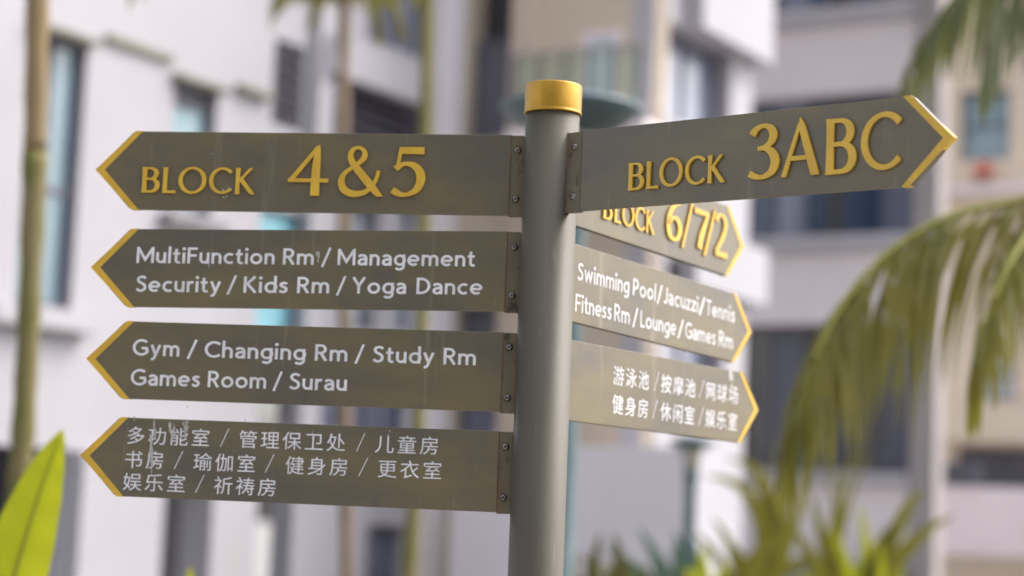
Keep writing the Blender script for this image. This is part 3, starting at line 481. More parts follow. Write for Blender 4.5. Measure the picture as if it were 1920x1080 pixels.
L4.cjk([('书房', 233, 307), ('/', 326, 342), ('瑜伽室', 362.4, 478.6), ('/', 496.7, 513), ('健身房', 535, 652.5), ('/', 672, 689), ('更衣室', 708, 828)], (233, 877), (828, 899.5), .0365)
L4.cjk([('娱乐室', 230, 346.8), ('/', 366, 382), ('祈祷房', 401, 518)], (230, 919), (518, 931), .0365)
B2.words([('Swimming', 1082.6, 1179), ('Pool', 1186, 1229), ('/', 1231.5, 1241), ('Jacuzzi', 1243.7, 1308.5), ('/', 1310, 1321), ('Tennis', 1323.5, 1377)], (1085, 525.5), (1377, 605), .0345)
B2.words([('Fitness', 1078, 1145.5), ('Rm', 1151, 1180), ('/', 1185.5, 1195), ('Lounge', 1200, 1267), ('/', 1270, 1281), ('Games', 1284, 1341), ('Rm', 1347, 1373.5)], (1078, 583.5), (1373, 655), .0345)
B3.cjk([('游泳池', 1149, 1216), ('/', 1226, 1234.5), ('按摩池', 1239, 1303), ('/', 1310, 1319.5), ('网球场', 1323, 1383.5)], (1149, 721), (1383, 758.5), .0415)
B3.cjk([('健身房', 1147.5, 1215), ('/', 1223, 1231.5), ('休闲室', 1238, 1301.6), ('/', 1309, 1318.5), ('娱乐室', 1322, 1381.7)], (1147, 775), (1382, 808.5), .0415)
L1.splat([(428, 354, 22, 9), (424, 371, 9, 9), (400, 288, 5, 6)])
L2.splat([(392.5, 500, 3, 22), (597, 478, 8, 22), (391, 555, 10, 4), (381, 560, 4, 4)])
L4.splat([(253, 787, 5, 12), (289, 803, 5, 40), (284, 850, 7, 60), (322, 806, 8, 36), (349, 798, 8, 42), (386, 793, 4, 14), (460, 792, 5, 12), (587, 808, 3, 16), (729, 812, 4, 14)])
B3.splat([(1369, 712, 10, 30)])

# ------------------------------------------------------------------ materials of the surroundings
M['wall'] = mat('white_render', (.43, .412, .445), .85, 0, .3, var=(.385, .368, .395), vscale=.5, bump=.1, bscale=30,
                dirt_sheen=[((.40, .38, .33), 1.4, .64, .12, (1, 1, .35))])
M['wall2'] = mat('pinkish_render', (.82, .72, .73), .85, 0, .3, var=(.74, .65, .66), vscale=.5, bump=.1, bscale=30,
                 dirt_sheen=[((.36, .33, .30), 1.2, .64, .12, (1, 1, .35))])
M['sill'] = mat('stained_sill_render', (.27, .24, .26), .85, 0, .3, var=(.22, .20, .21), vscale=3)
M['wallw'] = mat('brightened_white_render', (.74, .70, .74), .85, 0, .3, var=(.68, .64, .67), vscale=.6)  # white render lightened in colour for faces that stand in shade
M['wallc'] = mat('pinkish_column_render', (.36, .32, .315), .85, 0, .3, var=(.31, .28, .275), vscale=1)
M['beige'] = mat('beige_render', (.56, .47, .37), .85, 0, .3, var=(.49, .415, .34), vscale=.7)
M['cream'] = mat('cream_render', (.75, .64, .50), .85, 0, .3, var=(.68, .57, .46), vscale=.6)
M['concrete'] = mat('weathered_ledge_concrete', (.30, .28, .25), .9, 0, .3, var=(.20, .19, .14), vscale=3)
M['frame'] = mat('grey_window_frame', (.12, .12, .15), .5, 0, .5)
M['teal'] = mat('teal_window_glass', (.11, .19, .24), .12, 0, .8, var=(.18, .27, .32), vscale=1.2, vstretch=(2, 2, .4))
M['navy'] = mat('navy_window_glass', (.025, .045, .085), .15, 0, .7, var=(.07, .09, .15), vscale=2.0, vstretch=(2, 2, .1))
M['grey'] = mat('grey_blue_glass', (.14, .15, .21), .15, 0, .8, var=(.23, .24, .32), vscale=1.2, vstretch=(1, 1, .4))
M['cyan'] = mat('turquoise_pane', (.20, .47, .55), .3, 0, .6, var=(.27, .53, .61), vscale=2)
M['pale'] = mat('pale_curtained_glass', (.50, .55, .62), .2, 0, .6)
M['louvre'] = mat('grey_louvre_paint', (.075, .068, .09), .5, 0, .4)
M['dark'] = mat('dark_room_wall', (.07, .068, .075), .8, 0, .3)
M['skyg'] = mat('pale_blue_window_glass', (.24, .36, .42), .15, 0, .6, var=(.32, .42, .47), vscale=1.5)
M['dusk'] = mat('brownish_window_glass', (.10, .09, .085), .2, 0, .6, var=(.14, .13, .12), vscale=1.5)
M['rail'] = mat('green_tinted_glass', (.42, .46, .42), .1, 0, .7)
for _n in [M['rail'].node_tree]:
    _t = _n.nodes.new('ShaderNodeBsdfTransparent'); _t.inputs[0].default_value = (.86, .92, .87, 1); _x = _n.nodes.new('ShaderNodeMixShader'); _x.inputs[0].default_value = .85
    _n.links.new(_n.nodes['Principled BSDF'].outputs[0], _x.inputs[1]); _n.links.new(_t.outputs[0], _x.inputs[2]); _n.links.new(_x.outputs[0], _n.nodes['Material Output'].inputs[0])
M['lamp'] = mat('lamp_teal_grey_paint', (.085, .13, .145), .4, .2, .5, var=(.12, .17, .19), vscale=6)
M['lens'] = mat('frosted_lamp_lens', (.55, .52, .45), .3, 0, .5)
M['frond'] = mat('palm_leaflet', (.125, .122, .020), .5, 0, .4, var=(.22, .19, .038), vscale=2.6, trans=(.32, .295, .028))
M['frond2'] = mat('bluish_palm_leaflet', (.10, .115, .04), .45, 0, .5, var=(.13, .16, .10), vscale=2.2, trans=(.20, .21, .06))
M['rachis'] = mat('palm_midrib', (.23, .22, .03), .5, 0, .4)
M['bark'] = mat('mossy_palm_bark', (.22, .17, .10), .9, 0, .3, var=(.115, .12, .022), vscale=5, vstretch=(1, 1, .5), bump=.4, bscale=20)
M['sheath'] = mat('brown_palm_sheath', (.26, .18, .085), .7, 0, .3, var=(.20, .15, .08), vscale=6, vstretch=(1, 1, .2))
M['bark2'] = mat('brown_palm_bark', (.25, .18, .13), .9, 0, .3, var=(.18, .14, .09), vscale=5)
M['bark3'] = mat('olive_palm_bark', (.16, .15, .05), .9, 0, .3, var=(.21, .18, .08), vscale=5)
M['lime'] = mat('lime_leaf', (.34, .37, .008), .42, 0, .5, var=(.25, .30, .006), vscale=5, vstretch=(1, 1, .3), trans=(.58, .60, .01), bump=.3, bscale=60)
M['leaf'] = mat('green_leaf', (.115, .115, .02), .45, 0, .5, var=(.17, .15, .03), vscale=5, trans=(.25, .235, .02))
M['bleaf'] = mat('bluish_leaf', (.08, .14, .12), .45, 0, .5, var=(.12, .18, .15), vscale=5, trans=(.10, .18, .12))
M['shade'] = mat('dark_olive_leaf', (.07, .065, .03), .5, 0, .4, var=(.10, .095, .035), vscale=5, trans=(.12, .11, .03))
M['red'] = mat('red_petals', (.75, .06, .04), .5, 0, .4, var=(.8, .16, .10), vscale=20)
M['soil'] = mat('planting_bed_soil', (.09, .07, .05), .95, 0, .2, var=(.06, .05, .035), vscale=8, bump=.5, bscale=15)
M['paving'] = mat('grey_paving', (.30, .29, .27), .85, 0, .3, var=(.24, .23, .22), vscale=2, bump=.2, bscale=20)
M['tree'] = mat('dark_tree_leaf', (.045, .065, .02), .6, 0, .3, var=(.07, .09, .03), vscale=2)

# ------------------------------------------------------------------ ground
bm = bmesh.new(); bmesh.ops.create_grid(bm, x_segments=2, y_segments=2, size=150)
g = mesh_obj('ground', bm, M['paving']); tag(g, kind='structure')
bm = bmesh.new()
for (x0, x1, y0, y1) in ((-2.2, 7, 6, 15.5), (-7, -2.2, 5, 9.5)):
    box(bm, x0, x1, y0, y1, -.2, .06)
g = mesh_obj('planting_bed', bm, M['soil']); tag(g, kind='structure')

# ------------------------------------------------------------------ buildings on one grid: a runs along the left facade, b points out of it
E1 = Vector((math.sin(rad(31)), math.cos(rad(31)))); NB = Vector((E1.y, -E1.x)); OB = P(100, 600, 15).xy
def onb(px, py, b=0.):                          # a, z of the pixel on the plane b
    d = ray(px, py); t = (OB+NB*b-CAMP.xy).dot(NB)/d.xy.dot(NB); q = CAMP+d*t
    return (q.xy-OB).dot(E1), q.z
def ona(px, py, a):                             # b, z of the pixel on the plane a
    d = ray(px, py); t = (OB+E1*a-CAMP.xy).dot(E1)/d.xy.dot(E1); q = CAMP+d*t
    return (q.xy-OB).dot(NB), q.z
TH_B = math.atan2(E1.y, E1.x)
def building(label, cat='apartment building'):
    o = empty('apartment_building', (OB.x, OB.y, 0), TH_B); return tag(o, label, cat)
def bbox_(name, m, parent, a0, a1, b0, b1, z0, z1, bev=0):
    bm = bmesh.new(); box(bm, min(a0,a1), max(a0,a1), min(-b0,-b1), max(-b0,-b1), min(z0,z1), max(z0,z1))
    if bev: bmesh.ops.bevel(bm, geom=list(bm.edges), offset=bev, segments=2, affect='EDGES')
    return mesh_obj(name, bm, m, parent)
def holed_wall(name, m, parent, u0, u1, z0, z1, holes, d, depth, axis):
    """wall in the plane axis='b' (u = a, d = b) or axis='a' (u = b, d = a) with real openings"""
    us = sorted({u0, u1, *[min(max(h_[0], u0), u1) for h_ in holes], *[min(max(h_[1], u0), u1) for h_ in holes]})
    zs = sorted({z0, z1, *[min(max(h_[2], z0), z1) for h_ in holes], *[min(max(h_[3], z0), z1) for h_ in holes]})
    solid = lambda i, j: 0 <= i < len(us)-1 and 0 <= j < len(zs)-1 and not any(h_[0]-1e-6 <= (us[i]+us[i+1])/2 <= h_[1]+1e-6 and h_[2] <= (zs[j]+zs[j+1])/2 <= h_[3] for h_ in holes)
    bm = bmesh.new(); vc = {}
    def v(i, j, k):
        if (i, j, k) not in vc:
            dd = d - depth*k if axis == 'b' else d + depth*k
            vc[(i, j, k)] = bm.verts.new((us[i], -dd, zs[j]) if axis == 'b' else (dd, -us[i], zs[j]))
        return vc[(i, j, k)]
    for i in range(len(us)-1):
        for j in range(len(zs)-1):
            if not solid(i, j): continue
            for k in (0, 1): bm.faces.new((v(i,j,k), v(i+1,j,k), v(i+1,j+1,k), v(i,j+1,k)))
            for di, dj, e in ((-1,0,((0,0),(0,1))), (1,0,((1,0),(1,1))), (0,-1,((0,0),(1,0))), (0,1,((0,1),(1,1)))):
                if not solid(i+di, j+dj):
                    (p, q), (r, s_) = e; bm.faces.new((v(i+p,j+q,0), v(i+r,j+s_,0), v(i+r,j+s_,1), v(i+p,j+q,1)))
    return mesh_obj(name, bm, m, parent)
def window(parent, u0, u1, z0, z1, d, axis, glass, mull=(), trans=(), fw=.05, rec=.16, fm=None):
    """frame with mullions and transoms set back in its opening, panes as sub-parts"""
    bm = bmesh.new(); f = fm or M['frame']
    def bx(ua, ub, za, zb, k0, k1):
        if axis == 'b': box(bm, ua, ub, -(d-k0), -(d-k1), za, zb)
        else: box(bm, d+k0, d+k1, -ub, -ua, za, zb)
    r0, r1 = rec, rec+.06
    bx(u0, u0+fw, z0, z1, r0, r1); bx(u1-fw, u1, z0, z1, r0, r1); bx(u0+fw, u1-fw, z0, z0+fw, r0, r1); bx(u0+fw, u1-fw, z1-fw, z1, r0, r1)
    us = [u0+fw]+[u0+(u1-u0)*m_ for m_ in mull]+[u1-fw]; zs = [z0+fw]+[z0+(z1-z0)*m_ for m_ in trans]+[z1-fw]
    for u in us[1:-1]: bx(u-.02, u+.02, z0+fw, z1-fw, r0+.003, r1-.003)
    for z in zs[1:-1]: bx(u0+fw, u1-fw, z-.025, z+.025, r0+.006, r1-.006)
    w = mesh_obj('window', bm, f, parent)
    for i in range(len(us)-1):
        for j in range(len(zs)-1):
            bm = bmesh.new(); bx(us[i], us[i+1], zs[j], zs[j+1], r0+.035, r0+.045)
            gl = glass[i % len(glass) if len(us) > 2 else j % len(glass)] if isinstance(glass, list) else glass
            mesh_obj('pane', bm, gl, w)
    return w
def louvre(parent, u0, u1, z0, z1, d, n, axis='b'):
    for i in range(n):
        z = z0+(z1-z0)*(i+.5)/n; bm = bmesh.new(); hh = (z1-z0)/n
        vs = box(bm, u0, u1, -.012, .012, -hh*.55, hh*.55)
        Mt = Matrix.Translation((0, -(d-.04), z)) @ Matrix.Rotation(rad(-38), 4, 'X')
        for v in vs: v.co = Mt @ v.co
        mesh_obj('louvre_slat', bm, M['louvre'], parent)

# left wing ----------------------------------------------------------
A = building('white rendered apartment wing running away on the left, with teal windows and grey louvres')
a_of = lambda px, py=500, b=0.: onb(px, py, b)[0]
z_of = lambda px, py, b=0.: onb(px, py, b)[1]
W1 = (a_of(45, 300), a_of(152, 300), z_of(100, 577), z_of(100, 66))
W2 = (a_of(322, 250), a_of(405, 250), z_of(360, 402), z_of(360, 160))
W3 = (a_of(513, 150), a_of(568, 150), z_of(540, 240), z_of(540, 78))
W4 = (a_of(484, 500), a_of(566, 500), z_of(520, 640), z_of(520, 392))
W5 = (a_of(612, 250), a_of(792, 250), z_of(700, 330), z_of(700, 168))
W6 = (a_of(690, 50), a_of(800, 50), z_of(745, 92), z_of(745, -190))
W7 = (a_of(655, 420), a_of(715, 420), z_of(690, 620), z_of(690, 380))
W8 = (a_of(745, 500), a_of(790, 500), z_of(770, 620), z_of(770, 380))
G1 = (a_of(-160), a_of(128, 950), 0, z_of(60, 838))
G2 = (a_of(292, 1000), a_of(380, 1000), 0, z_of(330, 905))
G3 = (a_of(470, 1000), a_of(548, 1000), 0, z_of(510, 742))
G4 = (a_of(600, 800), a_of(775, 800), z_of(700, 815), z_of(700, 690))
G5 = (a_of(690, 1020), a_of(760, 1020), 0, z_of(720, 985))
aEnd = a_of(836, 500)
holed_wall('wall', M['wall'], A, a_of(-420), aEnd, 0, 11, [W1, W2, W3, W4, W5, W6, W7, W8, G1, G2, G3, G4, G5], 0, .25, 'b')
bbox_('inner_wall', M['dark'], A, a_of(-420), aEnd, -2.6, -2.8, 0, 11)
bbox_('roof_slab', M['wall'], A, a_of(-420), aEnd, .3, -6, 11.003, 11.3)
window(A, *W1, 0, 'b', M['teal'], mull=(.5,), trans=(.44,), fw=.045, rec=.07)
window(A, *W2, 0, 'b', [M['skyg'], M['frame']], trans=(.86,), rec=.08)
window(A, *W4, 0, 'b', M['cyan'], fw=.03, rec=.05)
window(A, *W6, 0, 'b', M['grey'], mull=(.33, .66), rec=.1)
window(A, *W7, 0, 'b', M['pale'], mull=(.5,)); window(A, *W8, 0, 'b', M['pale'])
window(A, *G4, 0, 'b', M['grey'], mull=(.3, .6)); window(A, *G5, 0, 'b', M['grey'], mull=(.5,), trans=(.7,))
louvre(A, *W3, 0, 6); louvre(A, *W5, 0, 7)
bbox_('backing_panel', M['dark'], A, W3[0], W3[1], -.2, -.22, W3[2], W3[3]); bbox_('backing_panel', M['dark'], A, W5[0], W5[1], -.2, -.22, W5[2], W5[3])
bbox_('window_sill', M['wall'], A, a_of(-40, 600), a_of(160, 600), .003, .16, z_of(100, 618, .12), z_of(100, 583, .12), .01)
bbox_('window_sill', M['sill'], A, a_of(298, 410), a_of(412, 410), .003, .12, z_of(360, 428, .1), z_of(360, 406, .1), .01)
bbox_('ledge', M['concrete'], A, a_of(195, 90), a_of(322, 90), .003, .05, z_of(260, 100), z_of(260, 84), .01)
bbox_('ledge', M['concrete'], A, a_of(440, 172), a_of(500, 172), .003, .10, z_of(470, 180), z_of(470, 167), .01)
bbox_('ledge', M['concrete'], A, W1[0]-.05, W1[1]+.05, .003, .10, W1[3]+.003, W1[3]+.05, .01)
bbox_('ledge', M['concrete'], A, W2[0]-.05, W2[1]+.05, .003, .10, W2[3]+.003, W2[3]+.05, .01)
bbox_('pilaster', M['wall'], A, a_of(576, 200), a_of(608, 200), .003, .12, z_of(590, 820), 10.9)
for p0, p1 in ((a_of(135, 950), a_of(290, 950)), (a_of(383, 950), a_of(466, 950))):
    bbox_('pier', M['wall'], A, p0, p1, .003, .10, 0.01, z_of(200, 848))
# projecting balcony of the wing
ba0, ba1 = a_of(625, 120, .2), a_of(797, 160, .2)
bm = bmesh.new(); zt = z_of(648, 70, .2); zb = z_of(648, 143, .2)
vs = [bm.verts.new(c) for c in ((ba0, .02, zb), (ba1, .02, zb), (ba1, -.2, zb), (ba0, -.2, zb), (ba0, .02, zt), (ba1, .02, zt), (ba1, -.2, zt), (ba0, -.2, zt))]
for f in ((0,1,2,3), (4,5,6,7), (0,1,5,4), (1,2,6,5), (2,3,7,6), (3,0,4,7)): bm.faces.new([vs[i] for i in f])
mesh_obj('balcony', bm, M['wall'], A)

# middle block -------------------------------------------------------
C = building('beige and white apartment block in the middle with recessed balconies, seen behind the sign cap')
qc = P(905, 500, 19.5).xy - OB; aC = qc.dot(E1)
bo = lambda px, py=400, a=None: ona(px, py, aC if a is None else a)[0]
zo = lambda px, py, a=None: ona(px, py, aC if a is None else a)[1]
bbox_('column', M['wallw'], C, aC-.45, aC+.2, bo(815), bo(859), 0, 11)
H = [(bo(866), bo(944), zo(905, 262), zo(905, -180)), (bo(862), bo(938), zo(900, 690), zo(900, 572)), (bo(866), bo(948), zo(900, 905), zo(900, 742))]
holed_wall('wall', M['beige'], C, bo(859), bo(1216), 0, 11, H, aC, .3, 'a')
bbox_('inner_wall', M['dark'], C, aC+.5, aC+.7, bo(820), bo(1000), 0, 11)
for hh, gl in zip(H, (M['frame'], M['frame'], M['grey'])):
    window(C, hh[0], hh[1], hh[2], min(hh[3], hh[2]+1.1), aC, 'a', gl, rec=.15)
bbox_('pier', M['beige'], C, aC-.12, aC-.003, bo(958), bo(1004), 0, 11)
w = window(C, bo(1084), bo(1156), zo(1120, 190), zo(1120, 62), aC, 'a', M['pale'], rec=-.06, fm=M['wall2'])
bbox_('balcony_rail_glass', M['rail'], C, aC-1.0, aC-.98, bo(965, 200, aC-1.), bo(1200, 200, aC-1.), zo(1080, 235, aC-1.), zo(1080, 100, aC-1.))
for k in range(6):
    bb = bo(965, 200, aC-1.)+(bo(1200, 200, aC-1.)-bo(965, 200, aC-1.))*k/5
    bbox_('rail_post', M['louvre'], C, aC-1.03, aC-1.003, bb-.015, bb+.015, zo(1080, 235, aC-1.), zo(1080, 98, aC-1.))
bbox_('handrail', M['wallc'], C, aC-1.03, aC-.97, bo(960, 200, aC-1.), bo(1206, 200, aC-1.), zo(1080, 98, aC-1.), zo(1080, 92, aC-1.))
bbox_('balcony_slab', M['wall2'], C, aC-1.05, aC-.003, bo(950, 300, aC-1.), bo(1214, 300, aC-1.), zo(1080, 262, aC-1.), zo(1080, 236, aC-1.))
bbox_('lower_parapet', M['wallw'], C, aC-.8, aC-.6, bo(860, 900, aC-.7), bo(1300, 900, aC-.7), 0, zo(1190, 838, aC-.7))
bC2 = bo(1216); pxa = lambda px, py=100: onb(px, py, bC2)[0]; pz = lambda px, py: onb(px, py, bC2)[1]
aC3 = pxa(1412)
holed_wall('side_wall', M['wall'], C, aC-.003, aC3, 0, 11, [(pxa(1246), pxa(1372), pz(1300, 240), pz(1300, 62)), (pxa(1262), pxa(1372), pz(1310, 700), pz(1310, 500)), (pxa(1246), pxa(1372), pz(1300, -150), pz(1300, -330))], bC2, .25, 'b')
window(C, pxa(1246), pxa(1372), pz(1300, 240), pz(1300, 62), bC2, 'b', M['grey'], mull=(.5,))
window(C, pxa(1262), pxa(1372), pz(1310, 700), pz(1310, 500), bC2, 'b', M['grey'], mull=(.5,))
for y0, y1 in ((60, -70), (530, 455)):
    bbox_('balcony_band', M['wall'], C, pxa(1282), aC3+.05, bC2+.003, bC2+.22, pz(1350, y0+30), pz(1350, y1))
bbox_('roof_slab', M['wall'], C, aC-.6, aC3+5, bo(815)-.5, bC2+.3, 11.003, 11.3)

# right block --------------------------------------------------------
D = building('pinkish white apartment block with navy ribbon windows, behind the BLOCK 3ABC arm')
qd = P(1560, 500, 26).xy - OB; aD = qd.dot(E1)
do = lambda px, py=400: ona(px, py, aD)[0]; dz = lambda px, py: ona(px, py, aD)[1]
HD = [(do(1385), do(1712), dz(1560, 442), dz(1560, 176)), (do(1385), do(1716), dz(1560, 884), dz(1560, 606)), (do(1385), do(1712), dz(1560, 14), dz(1560, -250))]
holed_wall('wall', M['wall2'], D, do(1330), do(1757), 0, 13, HD, aD, .3, 'a')
for k, hd in enumerate(HD):
    window(D, *hd, aD, 'a', [M['navy'], M['grey'], M['navy'], M['dark']] if k != 1 else [M['dusk'], M['frame'], M['dusk'], M['navy']], mull=(.18, .36, .48, .58, .80), rec=.22)
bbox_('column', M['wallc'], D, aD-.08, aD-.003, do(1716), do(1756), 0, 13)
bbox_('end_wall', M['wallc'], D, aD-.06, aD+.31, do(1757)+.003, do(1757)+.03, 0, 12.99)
bbox_('ledge', M['wall'], D, aD-.12, aD-.003, do(1400), do(1714), dz(1560, 46), dz(1560, 28))
bbox_('ledge', M['wall'], D, aD-.12, aD-.003, do(1400), do(1714), dz(1560, 470), dz(1560, 452))
bbox_('ledge', M['wall'], D, aD-.12, aD-.003, do(1400), do(1714), dz(1560, 905), dz(1560, 888))
bbox_('lower_band', M['concrete'], D, aD-.5, aD-.003, do(1380), do(1712), dz(1560, 1110), dz(1560, 1052))
bbox_('roof_slab', M['wall2'], D, aD-.4, aD+6, do(1330), do(1765), 13.003, 13.3)

E_ = building('cream apartment block at the far right with a red flowering pot on its ledge')
qe = P(1840, 500, 30).xy - OB; aE = qe.dot(E1)
eo = lambda px, py=400: ona(px, py, aE)[0]; ez = lambda px, py: ona(px, py, aE)[1]
HE = [(eo(1796), eo(1892), ez(1840, 300), ez(1840, 168)), (eo(1828), eo(1906), ez(1865, 750), ez(1865, 655)), (eo(1985), eo(2080), ez(2030, 300), ez(2030, 150)), (eo(1800), eo(1960), ez(1860, 915), ez(1860, 840))]
holed_wall('wall', M['cream'], E_, eo(1735), eo(2250), 0, 13, HE, aE, .3, 'a')
for k, he in enumerate(HE): window(E_, *he, aE, 'a', [M['skyg'], M['pale'], M['skyg'], M['frame']][k], trans=(.5,) if k < 3 else (), mull=(.5,) if k == 3 else ())
bbox_('ledge', M['wall2'], E_, aE-.3, aE-.003, eo(1750), eo(2200), ez(1840, 368), ez(1840, 352))
bbox_('parapet', M['wall2'], E_, aE-1.0, aE-.8, eo(1700), eo(2200), ez(1840, 1040), ez(1840, 915))
bbox_('parapet', M['cream'], E_, aE-.4, aE-.003, eo(1762), eo(2200), ez(1840, 830), ez(1840, 762))
bbox_('roof_slab', M['cream'], E_, aE-.4, aE+6, eo(1735), eo(2250), 13.003, 13.3)
def on_grid(a, b, z):
    q = OB+E1*a+NB*b; return Vector((q.x, q.y, z))

# flower pot, outdoor unit
q = on_grid(aE-.16, eo(1847), ez(1847, 352)+.003)
t = empty('flower_pot', q); tag(t, 'red flowers in a small pot on the cream ledge at far right', 'flower pot')
bm = bmesh.new(); lathe(bm, [(0, 0), (.07, 0), (.10, .14), (.085, .14), (.08, .12), (0, .12)], 16); mesh_obj('pot', bm, M['concrete'], t)
bm = bmesh.new(); rr = random.Random(3)
for i in range(90):
    v = Vector((rr.gauss(0, .07), rr.gauss(0, .07), .22+rr.gauss(0, .06))); s_ = rr.uniform(.02, .04)
    n1 = Vector((rr.gauss(0, 1), rr.gauss(0, 1), rr.gauss(0, 1))).normalized(); n2 = n1.orthogonal().normalized()*s_; n3 = n1.cross(n2)
    bm.faces.new([bm.verts.new(v+n2*math.cos(k*1.2566)+n3*math.sin(k*1.2566)) for k in range(5)])
mesh_obj('blossom', bm, M['red'], t, recalc=False)
t = tag(empty('outdoor_unit', on_grid(aE-.9, eo(1840, 890), ez(1840, 915)+.003), TH_B), 'dark air conditioner unit on the balcony parapet at lower right', 'air conditioner')
bm = bmesh.new(); box(bm, -.14, .14, -.26, .26, 0, .36); bmesh.ops.bevel(bm, geom=list(bm.edges), offset=.015, segments=2, affect='EDGES'); mesh_obj('casing', bm, M['frame'], t)
bm = bmesh.new(); lathe(bm, [(.13, 0), (.14, 0), (.14, .02), (.13, .02), (.13, 0)], 24); lathe(bm, [(0, .0), (.04, 0), (.04, .015), (0, .015)], 16)
for v in bm.verts: v.co = Vector((-.145, 0, .18)) + Matrix.Rotation(-math.pi/2, 3, 'Y') @ v.co
mesh_obj('fan_grille', bm, M['dark'], t)
for i in range(7):
    bm = bmesh.new(); box(bm, -.146, -.142, .165, .245, .05+i*.04, .065+i*.04); mesh_obj('vent_slat', bm, M['louvre'], t)

# ------------------------------------------------------------------ street lamps
def street_lamp(px, ptop, Y, s, label, prx=None):
    """hat disc over a tapering lantern on a post; s = overall scale"""
    c = P(px, ptop, Y); r = tag(empty('street_lamp', (c.x, c.y, 0)), label, 'street lamp', 'street lamps by the path')
    H_ = c.z
    bm = bmesh.new(); lathe(bm, [(.02*s, H_+.10*s), (.07*s, H_+.085*s), (.20*s, H_+.055*s), (.345*s, H_+.012*s), (.35*s, H_), (.34*s, H_-.012*s), (.26*s, H_-.075*s), (.16*s, H_-.125*s), (0, H_-.13*s)], 48); mesh_obj('hat', bm, M['lamp'], r, smooth=True)
    bm = bmesh.new(); lathe(bm, [(.15*s, H_-.135*s), (.10*s, H_-.42*s), (0, H_-.42*s)], 32); mesh_obj('lantern_lens', bm, M['lens'], r, smooth=True)
    bm = bmesh.new()
    for k in range(4):
        a = k*math.pi/2+.5; tube(bm, [Vector((math.cos(a)*.155*s, math.sin(a)*.155*s, H_-.13*s)), Vector((math.cos(a)*.105*s, math.sin(a)*.105*s, H_-.43*s))], .009*s, 8)
    mesh_obj('lantern_cage', bm, M['lamp'], r)
    pr = prx or .075*s
    bm = bmesh.new(); lathe(bm, [(0, H_-.42*s), (.12*s, H_-.425*s), (.11*s, H_-.46*s), (pr*1.2, H_-.56*s), (pr, H_-.62*s), (pr, .5), (pr*1.4, .42), (pr*1.6, 0), (0, 0)], 32); mesh_obj('pole', bm, M['lamp'], r, smooth=True)
    return r
street_lamp(1072, 205, 9.0, .98, 'big teal grey street lamp directly behind the signpost, its disc hat showing either side', .088)
street_lamp(1298, 828, 15.5, .56, 'small distant street lamp below the arm with two lines of Chinese characters', .05)

# ------------------------------------------------------------------ palms
def frond(parent, pts, ll, n, rc, m, seed=0, hang=.8, rr_=(.012, .004), name='frond', sides=(1, -1), lw=.03):
    rr = random.Random(seed); pts = [Vector(p) for p in crom([tuple(p) for p in pts], 6)]
    bm = bmesh.new(); k = len(pts); tube(bm, pts, [rr_[0]+(rr_[1]-rr_[0])*i/(k-1) for i in range(k)], 7)
    f = mesh_obj(name, bm, rc, parent, smooth=True)
    bm = bmesh.new()
    for i in range(n):
        t = (i+.5)/n*(k-1); j = int(t); c = pts[j].lerp(pts[min(j+1, k-1)], t-j); tg = (pts[min(j+1, k-1)]-pts[max(j-1, 0)]).normalized()
        sv = tg.cross(Vector((0, 0, 1))); sv = sv.normalized() if sv.length > .1 else Vector((1, 0, 0))
        env = math.sin(math.pi*min(1, .12+.88*(i+.5)/n)**.8)*.6+.4
        if rr.random() < .14: continue
        for sg in sides:
            L_ = ll*env*rr.uniform(.75, 1.1); d0 = (sv*sg*(1-hang*.55)+tg*.55+Vector((rr.gauss(0,.15), rr.gauss(0,.15), rr.gauss(0,.12)))).normalized()
            w = lw*rr.uniform(.7, 1.15); p = c.copy(); d = d0.copy(); prev = None; q = tg if abs(d.dot(tg)) < .95 else sv
            S_ = 5
            for a in range(S_+1):
                wd = w*(.45, 1, 1, .8, .5, .06)[a]*.5; wv = (q - d*q.dot(d)).normalized()*wd
                cur = [bm.verts.new(p-wv), bm.verts.new(p+wv)]
                if prev: bm.faces.new((prev[0], prev[1], cur[1], cur[0]))
                prev = cur; d = (d+Vector((0, 0, -1))*hang*rr.uniform(.45, .65)).normalized(); p = p+d*L_/S_
    lf = mesh_obj('leaflets', bm, m, f, recalc=False); lf['kind'] = 'stuff'
    return f
